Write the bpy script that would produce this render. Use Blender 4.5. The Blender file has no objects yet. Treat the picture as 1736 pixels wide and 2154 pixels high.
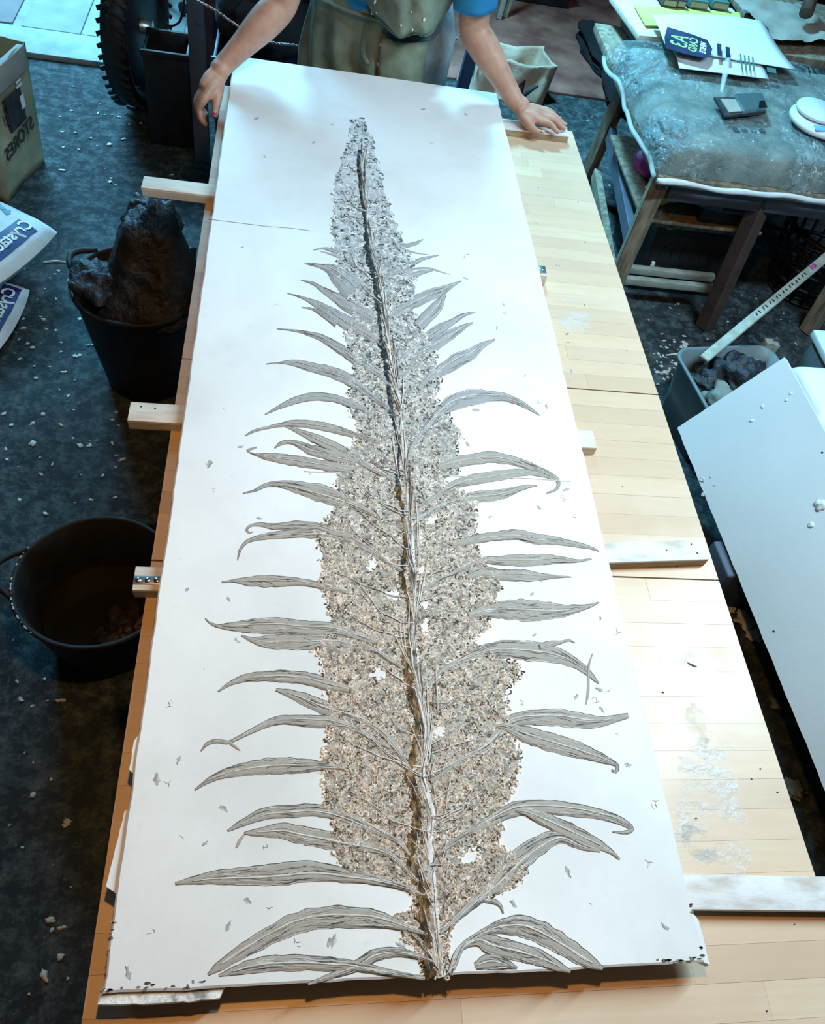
import bpy, bmesh, math, random
import numpy as np
from mathutils import Vector, Matrix, noise as mnoise

# ------------------------------------------------------------------ camera, light, exposure
scene = bpy.context.scene
COL = scene.collection
IMW, IMH, FPX = 1736.0, 2154.0, 1683.95
CAM_ROT = (0.628610592, -0.164698099, -0.0613508216)
CAM_POS = (-0.203731749, -0.104169784, 1.91510703)
cam_data = bpy.data.cameras.new('camera')
cam = bpy.data.objects.new('camera', cam_data)
COL.objects.link(cam)
cam.location = CAM_POS
cam.rotation_euler = CAM_ROT
cam_data.sensor_fit = 'HORIZONTAL'
cam_data.sensor_width = 36.0
cam_data.lens = 36.0 * FPX / IMW
cam_data.clip_start = 0.02
scene.camera = cam

world = bpy.data.worlds.new('world')
scene.world = world
world.use_nodes = True
world.node_tree.nodes['Background'].inputs[0].default_value = (0.12, 0.45, 0.85, 1)
world.node_tree.nodes['Background'].inputs[1].default_value = 0.032

def area_light(name, loc, target, sx, sy, power, col, spread=180):
    l = bpy.data.lights.new(name, 'AREA')
    l.shape = 'RECTANGLE'; l.size = sx; l.size_y = sy; l.energy = power; l.color = col; l.spread = math.radians(spread)
    o = bpy.data.objects.new(name, l); COL.objects.link(o)
    o.location = loc
    d = Vector(target) - Vector(loc)
    o.rotation_euler = d.to_track_quat('-Z', 'Y').to_euler()
    return o

area_light('ceiling_tube_light', (1.30, 1.10, 2.55), (0.10, 0.50, 0.0), 0.14, 1.6, 84, (0.54, 0.83, 1.0))
area_light('rear_ceiling_light', (0.15, 4.0, 2.7), (0.9, 3.1, 0.0), 0.4, 0.4, 66, (0.24, 0.72, 1.0), 92)
area_light('doorway_daylight', (-1.8, 5.6, 2.0), (-0.9, 3.4, 0.0), 1.4, 1.8, 52, (0.22, 0.66, 1.0), 56)
bl = bpy.data.lights.new('bulb_light', 'POINT'); bl.energy = 44; bl.color = (1.0, 0.50, 0.14); bl.shadow_soft_size = 0.04
bo = bpy.data.objects.new('bulb_light', bl); COL.objects.link(bo); bo.location = (-0.14, 0.42, 2.35)

scene.view_settings.view_transform = 'Standard'
scene.view_settings.look = 'None'
scene.view_settings.gamma = 1.0
scene.view_settings.use_curve_mapping = False
scene.view_settings.exposure = 0.0

# ------------------------------------------------------------------ helpers
rng = np.random.default_rng(7)
random.seed(7)
RM = np.array(cam.rotation_euler.to_matrix())
CP = np.array(CAM_POS)

def at(px, py, z):
    """point of the world plane at height z that the photograph shows at (px, py)"""
    d = RM @ np.array([(px - IMW / 2) / FPX, -(py - IMH / 2) / FPX, -1.0])
    t = (z - CP[2]) / d[2]
    return CP + d * t

def at_many(px, py, z):
    px = np.asarray(px, float); py = np.asarray(py, float)
    d = np.stack([(px - IMW / 2) / FPX, -(py - IMH / 2) / FPX, -np.ones_like(px)], -1) @ RM.T
    t = (z - CP[2]) / d[..., 2]
    return CP + d * t[..., None]

def atY(px, py, Y):
    d = RM @ np.array([(px - IMW / 2) / FPX, -(py - IMH / 2) / FPX, -1.0])
    return CP + d * (Y - CP[1]) / d[1]

def link(o, parent=None):
    COL.objects.link(o)
    if parent is not None:
        o.parent = parent
    return o

def mesh(name, verts, faces, mat=None, parent=None, smooth=True, uv=None, col=None):
    me = bpy.data.meshes.new(name)
    if isinstance(verts, np.ndarray):
        verts = verts.tolist()
    if isinstance(faces, np.ndarray):
        faces = faces.tolist()
    me.from_pydata(verts, [], faces)
    if smooth:
        me.polygons.foreach_set('use_smooth', [True] * len(me.polygons))
    if uv is not None:
        l = me.uv_layers.new(name='UVMap')
        vi = np.zeros(len(me.loops), int); me.loops.foreach_get('vertex_index', vi)
        l.data.foreach_set('uv', np.asarray(uv, float)[vi].ravel())
    if col is not None:
        a = me.color_attributes.new('Col', 'FLOAT_COLOR', 'POINT')
        c = np.ones((len(me.vertices), 4)); c[:, :3] = col
        a.data.foreach_set('color', c.ravel())
    if mat is not None:
        me.materials.append(mat)
    me.update()
    o = bpy.data.objects.new(name, me)
    return link(o, parent)

def thing(name, label, cat, loc=(0, 0, 0), group=None):
    o = bpy.data.objects.new(name, None)
    o.empty_display_size = 0.05
    COL.objects.link(o); o.location = loc
    o['label'] = label; o['category'] = cat
    if group: o['group'] = group
    return o

def tag(o, label, cat, group=None):
    o['label'] = label; o['category'] = cat
    if group: o['group'] = group
    return o

def box(name, lo, hi, mat, parent=None, bevel=0.0, rot=None, piv=None, smooth=False):
    """axis box lo..hi (local to parent); optional bevel and rotation about piv"""
    bm = bmesh.new()
    bmesh.ops.create_cube(bm, size=1.0)
    lo = Vector(lo); hi = Vector(hi)
    for v in bm.verts:
        v.co = Vector(((v.co.x + .5) * (hi.x - lo.x) + lo.x, (v.co.y + .5) * (hi.y - lo.y) + lo.y, (v.co.z + .5) * (hi.z - lo.z) + lo.z))
    if bevel > 0:
        bmesh.ops.bevel(bm, geom=list(bm.edges), offset=bevel, segments=2, affect='EDGES', profile=0.5)
    if rot is not None:
        c = Vector(piv) if piv is not None else (lo + hi) / 2
        bmesh.ops.rotate(bm, verts=bm.verts, cent=c, matrix=rot)
    me = bpy.data.meshes.new(name); bm.to_mesh(me); bm.free()
    if mat: me.materials.append(mat)
    if smooth or bevel > 0:
        me.polygons.foreach_set('use_smooth', [bevel > 0] * len(me.polygons))
    o = bpy.data.objects.new(name, me)
    return link(o, parent)

def RX(a): return Matrix.Rotation(math.radians(a), 3, 'X')
def RY(a): return Matrix.Rotation(math.radians(a), 3, 'Y')
def RZ(a): return Matrix.Rotation(math.radians(a), 3, 'Z')

def catmull(pts, n):
    """resample a polyline (any dimension) smoothly to n points"""
    p = np.asarray(pts, float)
    if len(p) == 2:
        t = np.linspace(0, 1, n)[:, None]
        return p[0] * (1 - t) + p[1] * t
    q = np.vstack([2 * p[0] - p[1], p, 2 * p[-1] - p[-2]])
    seg = np.linalg.norm(np.diff(p[:, :2] if p.shape[1] > 3 else p, axis=0), axis=1)
    s = np.concatenate([[0], np.cumsum(seg)])
    u = np.linspace(0, s[-1], n)
    out = []
    for x in u:
        i = min(np.searchsorted(s, x, 'right') - 1, len(p) - 2)
        t = (x - s[i]) / max(seg[i], 1e-9)
        a, b, c, d = q[i], q[i + 1], q[i + 2], q[i + 3]
        out.append(0.5 * (2 * b + (c - a) * t + (2 * a - 5 * b + 4 * c - d) * t * t + (3 * b - a - 3 * c + d) * t ** 3))
    return np.array(out)

def tube_data(pts, radii, seg=10, flat=1.0, up=(0, 0, 1), caps=True):
    """swept tube; flat squeezes it along the 'up' side"""
    pts = np.asarray(pts, float); n = len(pts)
    radii = np.broadcast_to(np.asarray(radii, float), (n,))
    tan = np.gradient(pts, axis=0); tan /= np.linalg.norm(tan, axis=1)[:, None] + 1e-12
    up = np.asarray(up, float)
    V = []; F = []
    prev = None
    for i in range(n):
        t = tan[i]
        s = np.cross(up, t) if prev is None else prev - t * (prev @ t)
        if np.linalg.norm(s) < 1e-4: s = np.cross([1, 0, 0.3], t)
        s /= np.linalg.norm(s); prev = s
        w = np.cross(t, s)
        for k in range(seg):
            a = 2 * math.pi * k / seg
            V.append(pts[i] + radii[i] * (math.cos(a) * s + math.sin(a) * flat * w))
    for i in range(n - 1):
        for k in range(seg):
            k2 = (k + 1) % seg
            F.append((i * seg + k, i * seg + k2, (i + 1) * seg + k2, (i + 1) * seg + k))
    if caps:
        V.append(pts[0]); V.append(pts[-1]); a, b = n * seg, n * seg + 1
        for k in range(seg):
            k2 = (k + 1) % seg
            F.append((a, k2, k)); F.append((b, (n - 1) * seg + k, (n - 1) * seg + k2))
    return V, F

def merge(parts):
    V = []; F = []
    for v, f in parts:
        o = len(V); V.extend([tuple(x) for x in v]); F.extend([tuple(i + o for i in q) for q in f])
    return V, F

def tube(name, pts, radii, mat, parent=None, seg=10, flat=1.0, n=None, up=(0, 0, 1)):
    if n:
        r = np.asarray(radii, float) if np.ndim(radii) else np.full(len(pts), radii)
        d = catmull(np.hstack([np.asarray(pts, float), r[:, None]]), n)
        pts, radii = d[:, :3], d[:, 3]
    v, f = tube_data(pts, radii, seg, flat, up)
    return mesh(name, [tuple(x) for x in v], f, mat, parent)

def lathe_data(prof, seg=40, cx=0, cy=0, sx=1.0, sy=1.0, jitter=None, close=False):
    V = []; F = []
    for i, (r, z) in enumerate(prof):
        for k in range(seg):
            a = 2 * math.pi * k / seg
            rr = r if jitter is None else r * jitter(a, i)
            V.append((cx + sx * rr * math.cos(a), cy + sy * rr * math.sin(a), z))
    for i in range(len(prof) - 1):
        for k in range(seg):
            k2 = (k + 1) % seg
            F.append((i * seg + k, i * seg + k2, (i + 1) * seg + k2, (i + 1) * seg + k))
    F.append(tuple(reversed(range(seg))))
    if close:
        F.append(tuple((len(prof) - 1) * seg + k for k in range(seg)))
    return V, F

def lathe(name, prof, mat, parent=None, **k):
    v, f = lathe_data(prof, **k)
    return mesh(name, v, f, mat, parent)

def prism(name, outline, z0, z1, mat, parent=None, smooth=False):
    """flat outline (x,y) extruded from z0 to z1"""
    n = len(outline)
    V = [(x, y, z0) for x, y in outline] + [(x, y, z1) for x, y in outline]
    F = [tuple(range(n))[::-1], tuple(range(n, 2 * n))] + [(i, (i + 1) % n, n + (i + 1) % n, n + i) for i in range(n)]
    return mesh(name, V, F, mat, parent, smooth=smooth)

def fnoise(x, y, z=0.0):
    return mnoise.noise(Vector((x, y, z)))

# ------------------------------------------------------------------ materials
def new_mat(name):
    m = bpy.data.materials.new(name); m.use_nodes = True
    nt = m.node_tree
    return m, nt, nt.nodes['Principled BSDF']

def ramp(nt, fac, stops):
    r = nt.nodes.new('ShaderNodeValToRGB')
    el = r.color_ramp.elements
    while len(el) < len(stops): el.new(0.5)
    for e, (p, c) in zip(el, stops):
        e.position = p; e.color = (*c, 1) if len(c) == 3 else c
    nt.links.new(fac, r.inputs[0])
    return r.outputs[0]

def noise_node(nt, scale, detail=4, rough=0.55, coord='Object', stretch=None, dist=0.0):
    tc = nt.nodes.new('ShaderNodeTexCoord')
    n = nt.nodes.new('ShaderNodeTexNoise')
    n.inputs['Scale'].default_value = scale; n.inputs['Detail'].default_value = detail
    n.inputs['Roughness'].default_value = rough; n.inputs['Distortion'].default_value = dist
    src = tc.outputs[coord]
    if stretch is not None:
        mp = nt.nodes.new('ShaderNodeMapping'); mp.inputs['Scale'].default_value = stretch
        nt.links.new(src, mp.inputs[0]); src = mp.outputs[0]
    nt.links.new(src, n.inputs['Vector'])
    return n.outputs['Fac']

def add_bump(nt, bsdf, fac, strength, dist=0.01):
    b = nt.nodes.new('ShaderNodeBump'); b.inputs['Strength'].default_value = strength; b.inputs['Distance'].default_value = dist
    nt.links.new(fac, b.inputs['Height']); nt.links.new(b.outputs[0], bsdf.inputs['Normal'])

def mat_noise(name, c1, c2, scale=8, rough=0.7, bump=0.0, bscale=None, detail=4, lo=0.35, hi=0.65, stretch=None, spec=None, metal=0.0, coord='Object', bdist=0.01):
    m, nt, b = new_mat(name)
    f = noise_node(nt, scale, detail, coord=coord, stretch=stretch)
    nt.links.new(ramp(nt, f, [(lo, c1), (hi, c2)]), b.inputs['Base Color'])
    b.inputs['Roughness'].default_value = rough; b.inputs['Metallic'].default_value = metal
    if spec is not None: b.inputs['Specular IOR Level'].default_value = spec
    if bump:
        g = noise_node(nt, bscale or scale * 3, 5, coord=coord, stretch=stretch)
        add_bump(nt, b, g, bump, bdist)
    return m

def mixc(nt, fac, a, b, mode='MIX'):
    n = nt.nodes.new('ShaderNodeMix'); n.data_type = 'RGBA'; n.blend_type = mode
    for s, v in ((0, fac), (6, a), (7, b)):
        if hasattr(v, 'links') or hasattr(v, 'is_linked'):
            nt.links.new(v, n.inputs[s])
        else:
            n.inputs[s].default_value = v if s == 0 else (*v, 1)
    return n.outputs[2]

MAT = {}
# plaster of the slab: white, faint warm / grey mottling
m, nt, b = new_mat('plaster')
f1 = noise_node(nt, 1.7, 5, 0.6); f2 = noise_node(nt, 38, 6, 0.6); f3 = noise_node(nt, 3.1, 3, 0.5, stretch=(1, .6, 1), dist=0.6)
c = ramp(nt, f1, [(0.34, (0.66, 0.66, 0.655)), (0.55, (0.80, 0.805, 0.81))])
c = mixc(nt, ramp(nt, f3, [(0.60, (0, 0, 0)), (0.78, (0.55, 0.55, 0.55))]), c, (0.60, 0.565, 0.50))
c = mixc(nt, ramp(nt, f2, [(0.62, (0, 0, 0)), (0.75, (0.3, 0.3, 0.3))]), c, (0.55, 0.56, 0.57))
nt.links.new(c, b.inputs['Base Color']); b.inputs['Roughness'].default_value = 0.8; b.inputs['Specular IOR Level'].default_value = 0.25
add_bump(nt, b, noise_node(nt, 55, 6), 0.12, 0.004); MAT['plaster'] = m
MAT['plaster_rough'] = mat_noise('plaster_rough', (0.30, 0.31, 0.30), (0.78, 0.78, 0.77), 45, 0.9, 0.5, 80, lo=.38, hi=.52)

# leaf cast: grey stained plaster, streaked along the leaf (UV u = along, v = across)
def leaf_mat(name, lo, mid, hi):
    m, nt, b = new_mat(name)
    f = noise_node(nt, 1.0, 5, 0.62, coord='UV', stretch=(70, 330, 1), dist=0.8)
    c = ramp(nt, f, [(0.30, lo), (0.45, mid), (0.58, mid), (0.72, hi)])
    nt.links.new(c, b.inputs['Base Color']); b.inputs['Roughness'].default_value = 0.85; b.inputs['Specular IOR Level'].default_value = 0.2
    add_bump(nt, b, f, 0.6, 0.0015)
    return m
MAT['leaf'] = leaf_mat('leaf_cast', (0.285, 0.265, 0.235), (0.38, 0.352, 0.315), (0.45, 0.42, 0.38))
MAT['leaf_far'] = leaf_mat('leaf_cast_cool', (0.27, 0.268, 0.268), (0.355, 0.35, 0.35), (0.42, 0.415, 0.415))
MAT['rib'] = mat_noise('midrib_plaster', (0.50, 0.485, 0.46), (0.70, 0.685, 0.66), 60, 0.8)
MAT['residue_shade'] = mat_noise('clay_residue_and_shade', (0.055, 0.058, 0.055), (0.26, 0.25, 0.235), 70, 0.9, lo=.40, hi=.60)  # real clay marks, also the painted shade lines of the leaves
MAT['imprint'] = mat_noise('imprint_grey', (0.24, 0.25, 0.25), (0.58, 0.58, 0.58), 120, 0.9)
m, nt, b = new_mat('flower_cast')
a = nt.nodes.new('ShaderNodeAttribute'); a.attribute_name = 'Col'
nt.links.new(a.outputs['Color'], b.inputs['Base Color']); b.inputs['Roughness'].default_value = 0.85; b.inputs['Specular IOR Level'].default_value = 0.2
MAT['flower'] = m
m, nt, b = new_mat('brown_stain')
f = noise_node(nt, 120, 5, 0.65, stretch=(1, .5, 1)); f2 = noise_node(nt, 14, 3)
c = ramp(nt, f, [(0.42, (0.018, 0.010, 0.004)), (0.53, (0.15, 0.075, 0.016)), (0.72, (0.46, 0.34, 0.19))])
nt.links.new(c, b.inputs['Base Color']); b.inputs['Roughness'].default_value = 0.85; add_bump(nt, b, f, 0.8, 0.003); MAT['stain'] = m
MAT['stain_dark'] = mat_noise('clay_dark', (0.010, 0.018, 0.022), (0.16, 0.18, 0.18), 120, 0.85, 0.6, 120, lo=.50, hi=.70)

# beech staves: tone per piece, grain along x, lacquered
m, nt, b = new_mat('beech')
oi = nt.nodes.new('ShaderNodeObjectInfo')
tone = ramp(nt, oi.outputs['Random'], [(0.0, (0.60, 0.43, 0.30)), (0.3, (0.70, 0.53, 0.37)), (0.6, (0.63, 0.46, 0.335)), (0.8, (0.72, 0.56, 0.40)), (1.0, (0.55, 0.395, 0.28))])
g = noise_node(nt, 1.0, 6, 0.6, stretch=(6, 90, 60), dist=0.8)
fl = noise_node(nt, 1.0, 3, 0.5, stretch=(30, 220, 100))
c = mixc(nt, ramp(nt, g, [(0.35, (0.0,) * 3), (0.75, (0.40,) * 3)]), tone, (0.54, 0.38, 0.25))
c = mixc(nt, ramp(nt, fl, [(0.70, (0.0,) * 3), (0.80, (0.5,) * 3)]), c, (0.36, 0.21, 0.11))
nt.links.new(c, b.inputs['Base Color'])
nt.links.new(ramp(nt, noise_node(nt, 9, 4), [(0.35, (0.30,) * 3), (0.7, (0.48,) * 3)]), b.inputs['Roughness'])
MAT['beech'] = m
MAT['batten'] = mat_noise('pine_batten', (0.58, 0.50, 0.41), (0.72, 0.66, 0.57), 6, 0.65, 0.1, 30, stretch=(2, 14, 14))
MAT['batten_white'] = mat_noise('plaster_smeared_batten', (0.50, 0.44, 0.37), (0.70, 0.69, 0.70), 5, 0.7, 0.1, 30, stretch=(3, 8, 8), lo=.30, hi=.52)
MAT['batten_shaded'] = mat_noise('shaded_batten_side', (0.30, 0.20, 0.12), (0.42, 0.30, 0.19), 12, 0.8, stretch=(2, 14, 14))  # shade of the front and lower faces put into the wood colour
MAT['zinc'] = mat_noise('zinc_plate', (0.42, 0.45, 0.45), (0.62, 0.65, 0.66), 40, 0.35, metal=0.9)
MAT['steel'] = mat_noise('steel_screw', (0.55, 0.58, 0.6), (0.7, 0.72, 0.74), 60, 0.25, metal=1.0)
MAT['oldwood'] = mat_noise('old_pine', (0.13, 0.105, 0.075), (0.30, 0.25, 0.18), 5, 0.75, 0.25, 30, stretch=(9, 9, 1.6))
MAT['greywood'] = mat_noise('grey_dusty_wood', (0.26, 0.29, 0.25), (0.40, 0.42, 0.37), 7, 0.8, 0.2, 30, stretch=(3, 3, 12))
MAT['black'] = mat_noise('black_plastic', (0.006, 0.007, 0.009), (0.016, 0.018, 0.022), 20, 0.55, 0.05, 40)
MAT['rubber'] = mat_noise('black_rubber', (0.004, 0.0045, 0.006), (0.012, 0.014, 0.017), 30, 0.65, 0.1, 60)
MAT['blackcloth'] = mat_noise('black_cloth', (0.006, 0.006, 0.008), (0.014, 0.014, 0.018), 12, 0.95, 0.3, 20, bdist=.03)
MAT['clay'] = mat_noise('dark_clay', (0.008, 0.010, 0.015), (0.026, 0.031, 0.042), 14, 0.55, 0.8, 34, bdist=0.02)
MAT['greyclay'] = mat_noise('grey_clay', (0.10, 0.13, 0.12), (0.22, 0.26, 0.24), 10, 0.8, 0.4, 40, bdist=.01)
MAT['navy'] = mat_noise('navy_plastic', (0.012, 0.022, 0.06), (0.03, 0.05, 0.11), 10, 0.5)
MAT['skin'] = mat_noise('skin', (0.40, 0.21, 0.15), (0.52, 0.29, 0.21), 26, 0.55, 0.12, 160, lo=.3, hi=.62, bdist=.002)
MAT['nail'] = mat_noise('red_nail', (0.36, 0.05, 0.08), (0.45, 0.07, 0.10), 60, 0.25)
MAT['barenail'] = mat_noise('bare_nail', (0.50, 0.29, 0.24), (0.58, 0.36, 0.30), 60, 0.3)
MAT['hair'] = mat_noise('dark_hair', (0.02, 0.014, 0.01), (0.05, 0.035, 0.025), 60, 0.6, stretch=(1, 1, .2))
MAT['shirt'] = mat_noise('blue_cotton', (0.006, 0.15, 0.34), (0.012, 0.22, 0.46), 14, 0.9, 0.35, 24, bdist=.01)
MAT['apron'] = mat_noise('olive_canvas', (0.075, 0.105, 0.080), (0.21, 0.255, 0.185), 9, 0.9, 0.4, 26, bdist=.01)
MAT['jeans'] = mat_noise('washed_denim', (0.14, 0.20, 0.24), (0.34, 0.43, 0.48), 8, 0.9, 0.2, 120)
MAT['splash'] = mat_noise('dried_plaster', (0.55, 0.56, 0.52), (0.75, 0.75, 0.72), 60, 0.9)
MAT['kraftpale'] = mat_noise('pale_kraft', (0.46, 0.34, 0.25), (0.60, 0.46, 0.35), 5, 0.85, 0.35, 12, bdist=.02)
MAT['kraft'] = mat_noise('kraft_paper', (0.22, 0.225, 0.15), (0.36, 0.36, 0.25), 5, 0.85, 0.35, 12, bdist=.02)
MAT['ink'] = mat_noise('black_ink', (0.012, 0.014, 0.018), (0.03, 0.035, 0.04), 40, 0.8)
MAT['sack'] = mat_noise('white_sack', (0.55, 0.58, 0.60), (0.72, 0.74, 0.76), 6, 0.6, 0.3, 16, bdist=.02)
MAT['sackblue'] = mat_noise('sack_blue_ink', (0.006, 0.014, 0.11), (0.010, 0.022, 0.16), 10, 0.55)
MAT['paleblue'] = mat_noise('pale_blue_ink', (0.12, 0.36, 0.48), (0.16, 0.42, 0.55), 10, 0.6)
MAT['whiteink'] = mat_noise('white_ink', (0.70, 0.72, 0.74), (0.76, 0.78, 0.8), 30, 0.6)
MAT['paper'] = mat_noise('white_paper', (0.66, 0.70, 0.73), (0.72, 0.76, 0.79), 5, 0.55)
MAT['greenink'] = mat_noise('green_ink', (0.32, 0.50, 0.20), (0.40, 0.58, 0.25), 30, 0.6)
MAT['yellow'] = mat_noise('yellow_card', (0.52, 0.50, 0.13), (0.62, 0.58, 0.18), 6, 0.7)
MAT['taupe'] = mat_noise('taupe_paper', (0.27, 0.25, 0.22), (0.36, 0.33, 0.29), 5, 0.8, 0.3, 10, bdist=.02)
MAT['magenta'] = mat_noise('magenta_wrap', (0.45, 0.02, 0.22), (0.6, 0.08, 0.35), 20, 0.4)
MAT['white'] = mat_noise('white_plastic', (0.62, 0.66, 0.68), (0.70, 0.73, 0.75), 4, 0.45)
MAT['whiteboard'] = mat_noise('plasterboard', (0.60, 0.62, 0.63), (0.66, 0.68, 0.69), 2.2, 0.7, 0.05, 50)
MAT['sandclay'] = mat_noise('sandy_slip', (0.25, 0.26, 0.21), (0.34, 0.34, 0.28), 14, 0.6, 0.2, 40)
MAT['greyplastic'] = mat_noise('grey_tub_plastic', (0.10, 0.14, 0.155), (0.15, 0.19, 0.205), 6, 0.5)
MAT['greyblue'] = mat_noise('greyblue_plastic', (0.06, 0.075, 0.11), (0.10, 0.12, 0.16), 5, 0.6)
MAT['brown'] = mat_noise('dark_brown', (0.05, 0.03, 0.025), (0.09, 0.055, 0.045), 12, 0.6)
MAT['bookgreen'] = mat_noise('green_cover', (0.05, 0.13, 0.13), (0.08, 0.18, 0.17), 8, 0.6)
MAT['chip'] = mat_noise('plaster_chip', (0.52, 0.55, 0.53), (0.70, 0.72, 0.70), 30, 0.9)
MAT['water'] = mat_noise('murky_water', (0.010, 0.010, 0.007), (0.018, 0.016, 0.010), 4, 0.12)
MAT['wetcloth'] = mat_noise('wet_brown_cloth', (0.016, 0.012, 0.006), (0.036, 0.027, 0.013), 8, 0.5, 0.3, 16, bdist=.02)
MAT['cord'] = mat_noise('pink_cord', (0.30, 0.14, 0.16), (0.62, 0.55, 0.55), 130, 0.8, lo=.45, hi=.52)
# polythene: mostly clear film, glossy, wrinkled; bright crease highlights put into its colour
m, nt, b = new_mat('polythene')
b.inputs['Base Color'].default_value = (0.45, 0.56, 0.60, 1); b.inputs['Roughness'].default_value = 0.10
b.inputs['Specular IOR Level'].default_value = 0.9
tc = nt.nodes.new('ShaderNodeTexCoord'); vo = nt.nodes.new('ShaderNodeTexVoronoi'); vo.feature = 'DISTANCE_TO_EDGE'; vo.inputs['Scale'].default_value = 9.0
nz = nt.nodes.new('ShaderNodeTexNoise'); nz.inputs['Scale'].default_value = 6.0; nz.inputs['Detail'].default_value = 5
mx = nt.nodes.new('ShaderNodeVectorMath'); mx.operation = 'MULTIPLY_ADD'; mx.inputs[1].default_value = (.45, .45, .45)
nt.links.new(tc.outputs['Object'], nz.inputs['Vector']); nt.links.new(nz.outputs['Color'], mx.inputs[0]); nt.links.new(tc.outputs['Object'], mx.inputs[2]); nt.links.new(mx.outputs[0], vo.inputs['Vector'])
crease = ramp(nt, vo.outputs['Distance'], [(0.0, (1,) * 3), (0.055, (0.0,) * 3)])
patch = ramp(nt, noise_node(nt, 4, 4, 0.6, dist=1.0), [(0.42, (0.06,) * 3), (0.66, (0.55,) * 3)])
mul = nt.nodes.new('ShaderNodeMath'); mul.operation = 'MULTIPLY'; nt.links.new(crease, mul.inputs[0]); nt.links.new(ramp(nt, noise_node(nt, 8, 3), [(0.50, (0.0,) * 3), (0.66, (0.8,) * 3)]), mul.inputs[1])
mxx = nt.nodes.new('ShaderNodeMath'); mxx.operation = 'MAXIMUM'; nt.links.new(mul.outputs[0], mxx.inputs[0]); nt.links.new(patch, mxx.inputs[1])
nt.links.new(mxx.outputs[0], b.inputs['Alpha'])
nt.links.new(mixc(nt, mul.outputs[0], (0.28, 0.38, 0.41), (0.80, 0.86, 0.88)), b.inputs['Base Color'])
add_bump(nt, b, vo.outputs['Distance'], 1.0, 0.05); MAT['polythene'] = m
m, nt, b = new_mat('clear_plastic')
b.inputs['Base Color'].default_value = (0.7, 0.8, 0.82, 1); b.inputs['Roughness'].default_value = 0.1; b.inputs['Alpha'].default_value = 0.35
MAT['clear'] = m
m, nt, b = new_mat('foil'); b.inputs['Base Color'].default_value = (0.25, 0.38, 0.42, 1); b.inputs['Metallic'].default_value = 0.7; b.inputs['Roughness'].default_value = 0.25
add_bump(nt, b, noise_node(nt, 30, 3), 0.5, 0.01); MAT['foil'] = m
# floors
m, nt, b = new_mat('concrete')
f1 = noise_node(nt, 1.6, 6, 0.6); f2 = noise_node(nt, 21, 9, 0.80, dist=0.15); f3 = noise_node(nt, 65, 7, 0.75)
c = ramp(nt, f1, [(0.30, (0.013, 0.018, 0.022)), (0.70, (0.040, 0.053, 0.062))])
c = mixc(nt, ramp(nt, f2, [(0.46, (0,) * 3), (0.68, (0.8,) * 3)]), c, (0.15, 0.20, 0.205))
c = mixc(nt, ramp(nt, f3, [(0.63, (0,) * 3), (0.70, (0.9,) * 3)]), c, (0.40, 0.45, 0.44))
c = mixc(nt, ramp(nt, f3, [(0.26, (0.9,) * 3), (0.38, (0,) * 3)]), c, (0.012, 0.013, 0.014))
nt.links.new(c, b.inputs['Base Color']); b.inputs['Roughness'].default_value = 0.85; b.inputs['Specular IOR Level'].default_value = .25
add_bump(nt, b, f3, 0.5, 0.01); MAT['concrete'] = m
MAT['terracotta'] = mat_noise('terracotta', (0.15, 0.045, 0.035), (0.36, 0.15, 0.11), 5, 0.8, 0.2, 30, detail=8)
MAT['paletile'] = mat_noise('pale_tile', (0.26, 0.29, 0.29), (0.42, 0.45, 0.44), 5, 0.7, 0.15, 20, detail=8)
MAT['pinktile'] = mat_noise('pink_tile', (0.24, 0.18, 0.185), (0.34, 0.26, 0.26), 5, 0.7, 0.15, 20, detail=8)
MAT['grout'] = mat_noise('grout', (0.30, 0.34, 0.34), (0.44, 0.48, 0.47), 9, 0.85, 0.2, 30)

# ------------------------------------------------------------------ floor
floor = mesh('floor', [(-3.2, -2.5, 0), (3.6, -2.5, 0), (3.6, 7.2, 0), (-3.2, 7.2, 0)], [(0, 1, 2, 3)], MAT['concrete'], smooth=False)
floor['kind'] = 'structure'; floor['label'] = 'dark stained concrete workshop floor with plaster splashes'
def fbox(name, lo, hi, mat, bev=0.003): return box(name, lo, hi, mat, floor, bev)
fbox('threshold_strip', (-3.2, 3.64, -0.01), (-0.15, 3.862, 0.022), MAT['grout'])
for i, (x0, x1, y0, y1, mm) in enumerate([(-3.2, -2.1, 3.87, 5.0, 'pinktile'), (-2.09, -1.475, 3.885, 5.0, 'pinktile'), (-1.435, -1.182, 3.87, 4.6, 'paletile'),
        (-1.174, -0.74, 3.87, 4.6, 'paletile'), (-0.732, -0.2, 3.87, 4.6, 'paletile'), (-1.435, -0.74, 4.61, 5.6, 'paletile'), (-0.732, -0.2, 4.61, 5.6, 'paletile')]):
    fbox('floor_tile', (x0, y0, -0.01), (x1, y1, 0.02), MAT[mm])
fbox('grout_bed', (-3.2, 3.862, -0.01), (-0.2, 5.6, 0.014), MAT['grout'], 0)
# workshop shell around the scene (all outside the picture)
MAT['wall'] = mat_noise('dingy_wall', (0.035, 0.04, 0.045), (0.06, 0.065, 0.07), 2, 0.9)
for nm, lo, hi in (('wall_left', (-3.3, -2.6, 0), (-3.2, 7.3, 3.2)), ('wall_right', (3.6, -2.6, 0), (3.7, 7.3, 3.2)), ('wall_back', (-3.2, 7.2, 0), (3.6, 7.3, 3.2)), ('wall_front', (-3.2, -2.6, 0), (3.6, -2.5, 3.2)), ('ceiling', (-3.3, -2.6, 3.2), (3.7, 7.3, 3.3))):
    o = box(nm, lo, hi, MAT['wall']); o['kind'] = 'structure'; o['label'] = 'dingy grey workshop ' + nm.replace('_', ' ')
# worn red painted floor behind the person
fbox('red_floor_patch', (-0.15, 3.975, -0.01), (3.2, 7.0, 0.012), MAT['terracotta'])

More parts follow.
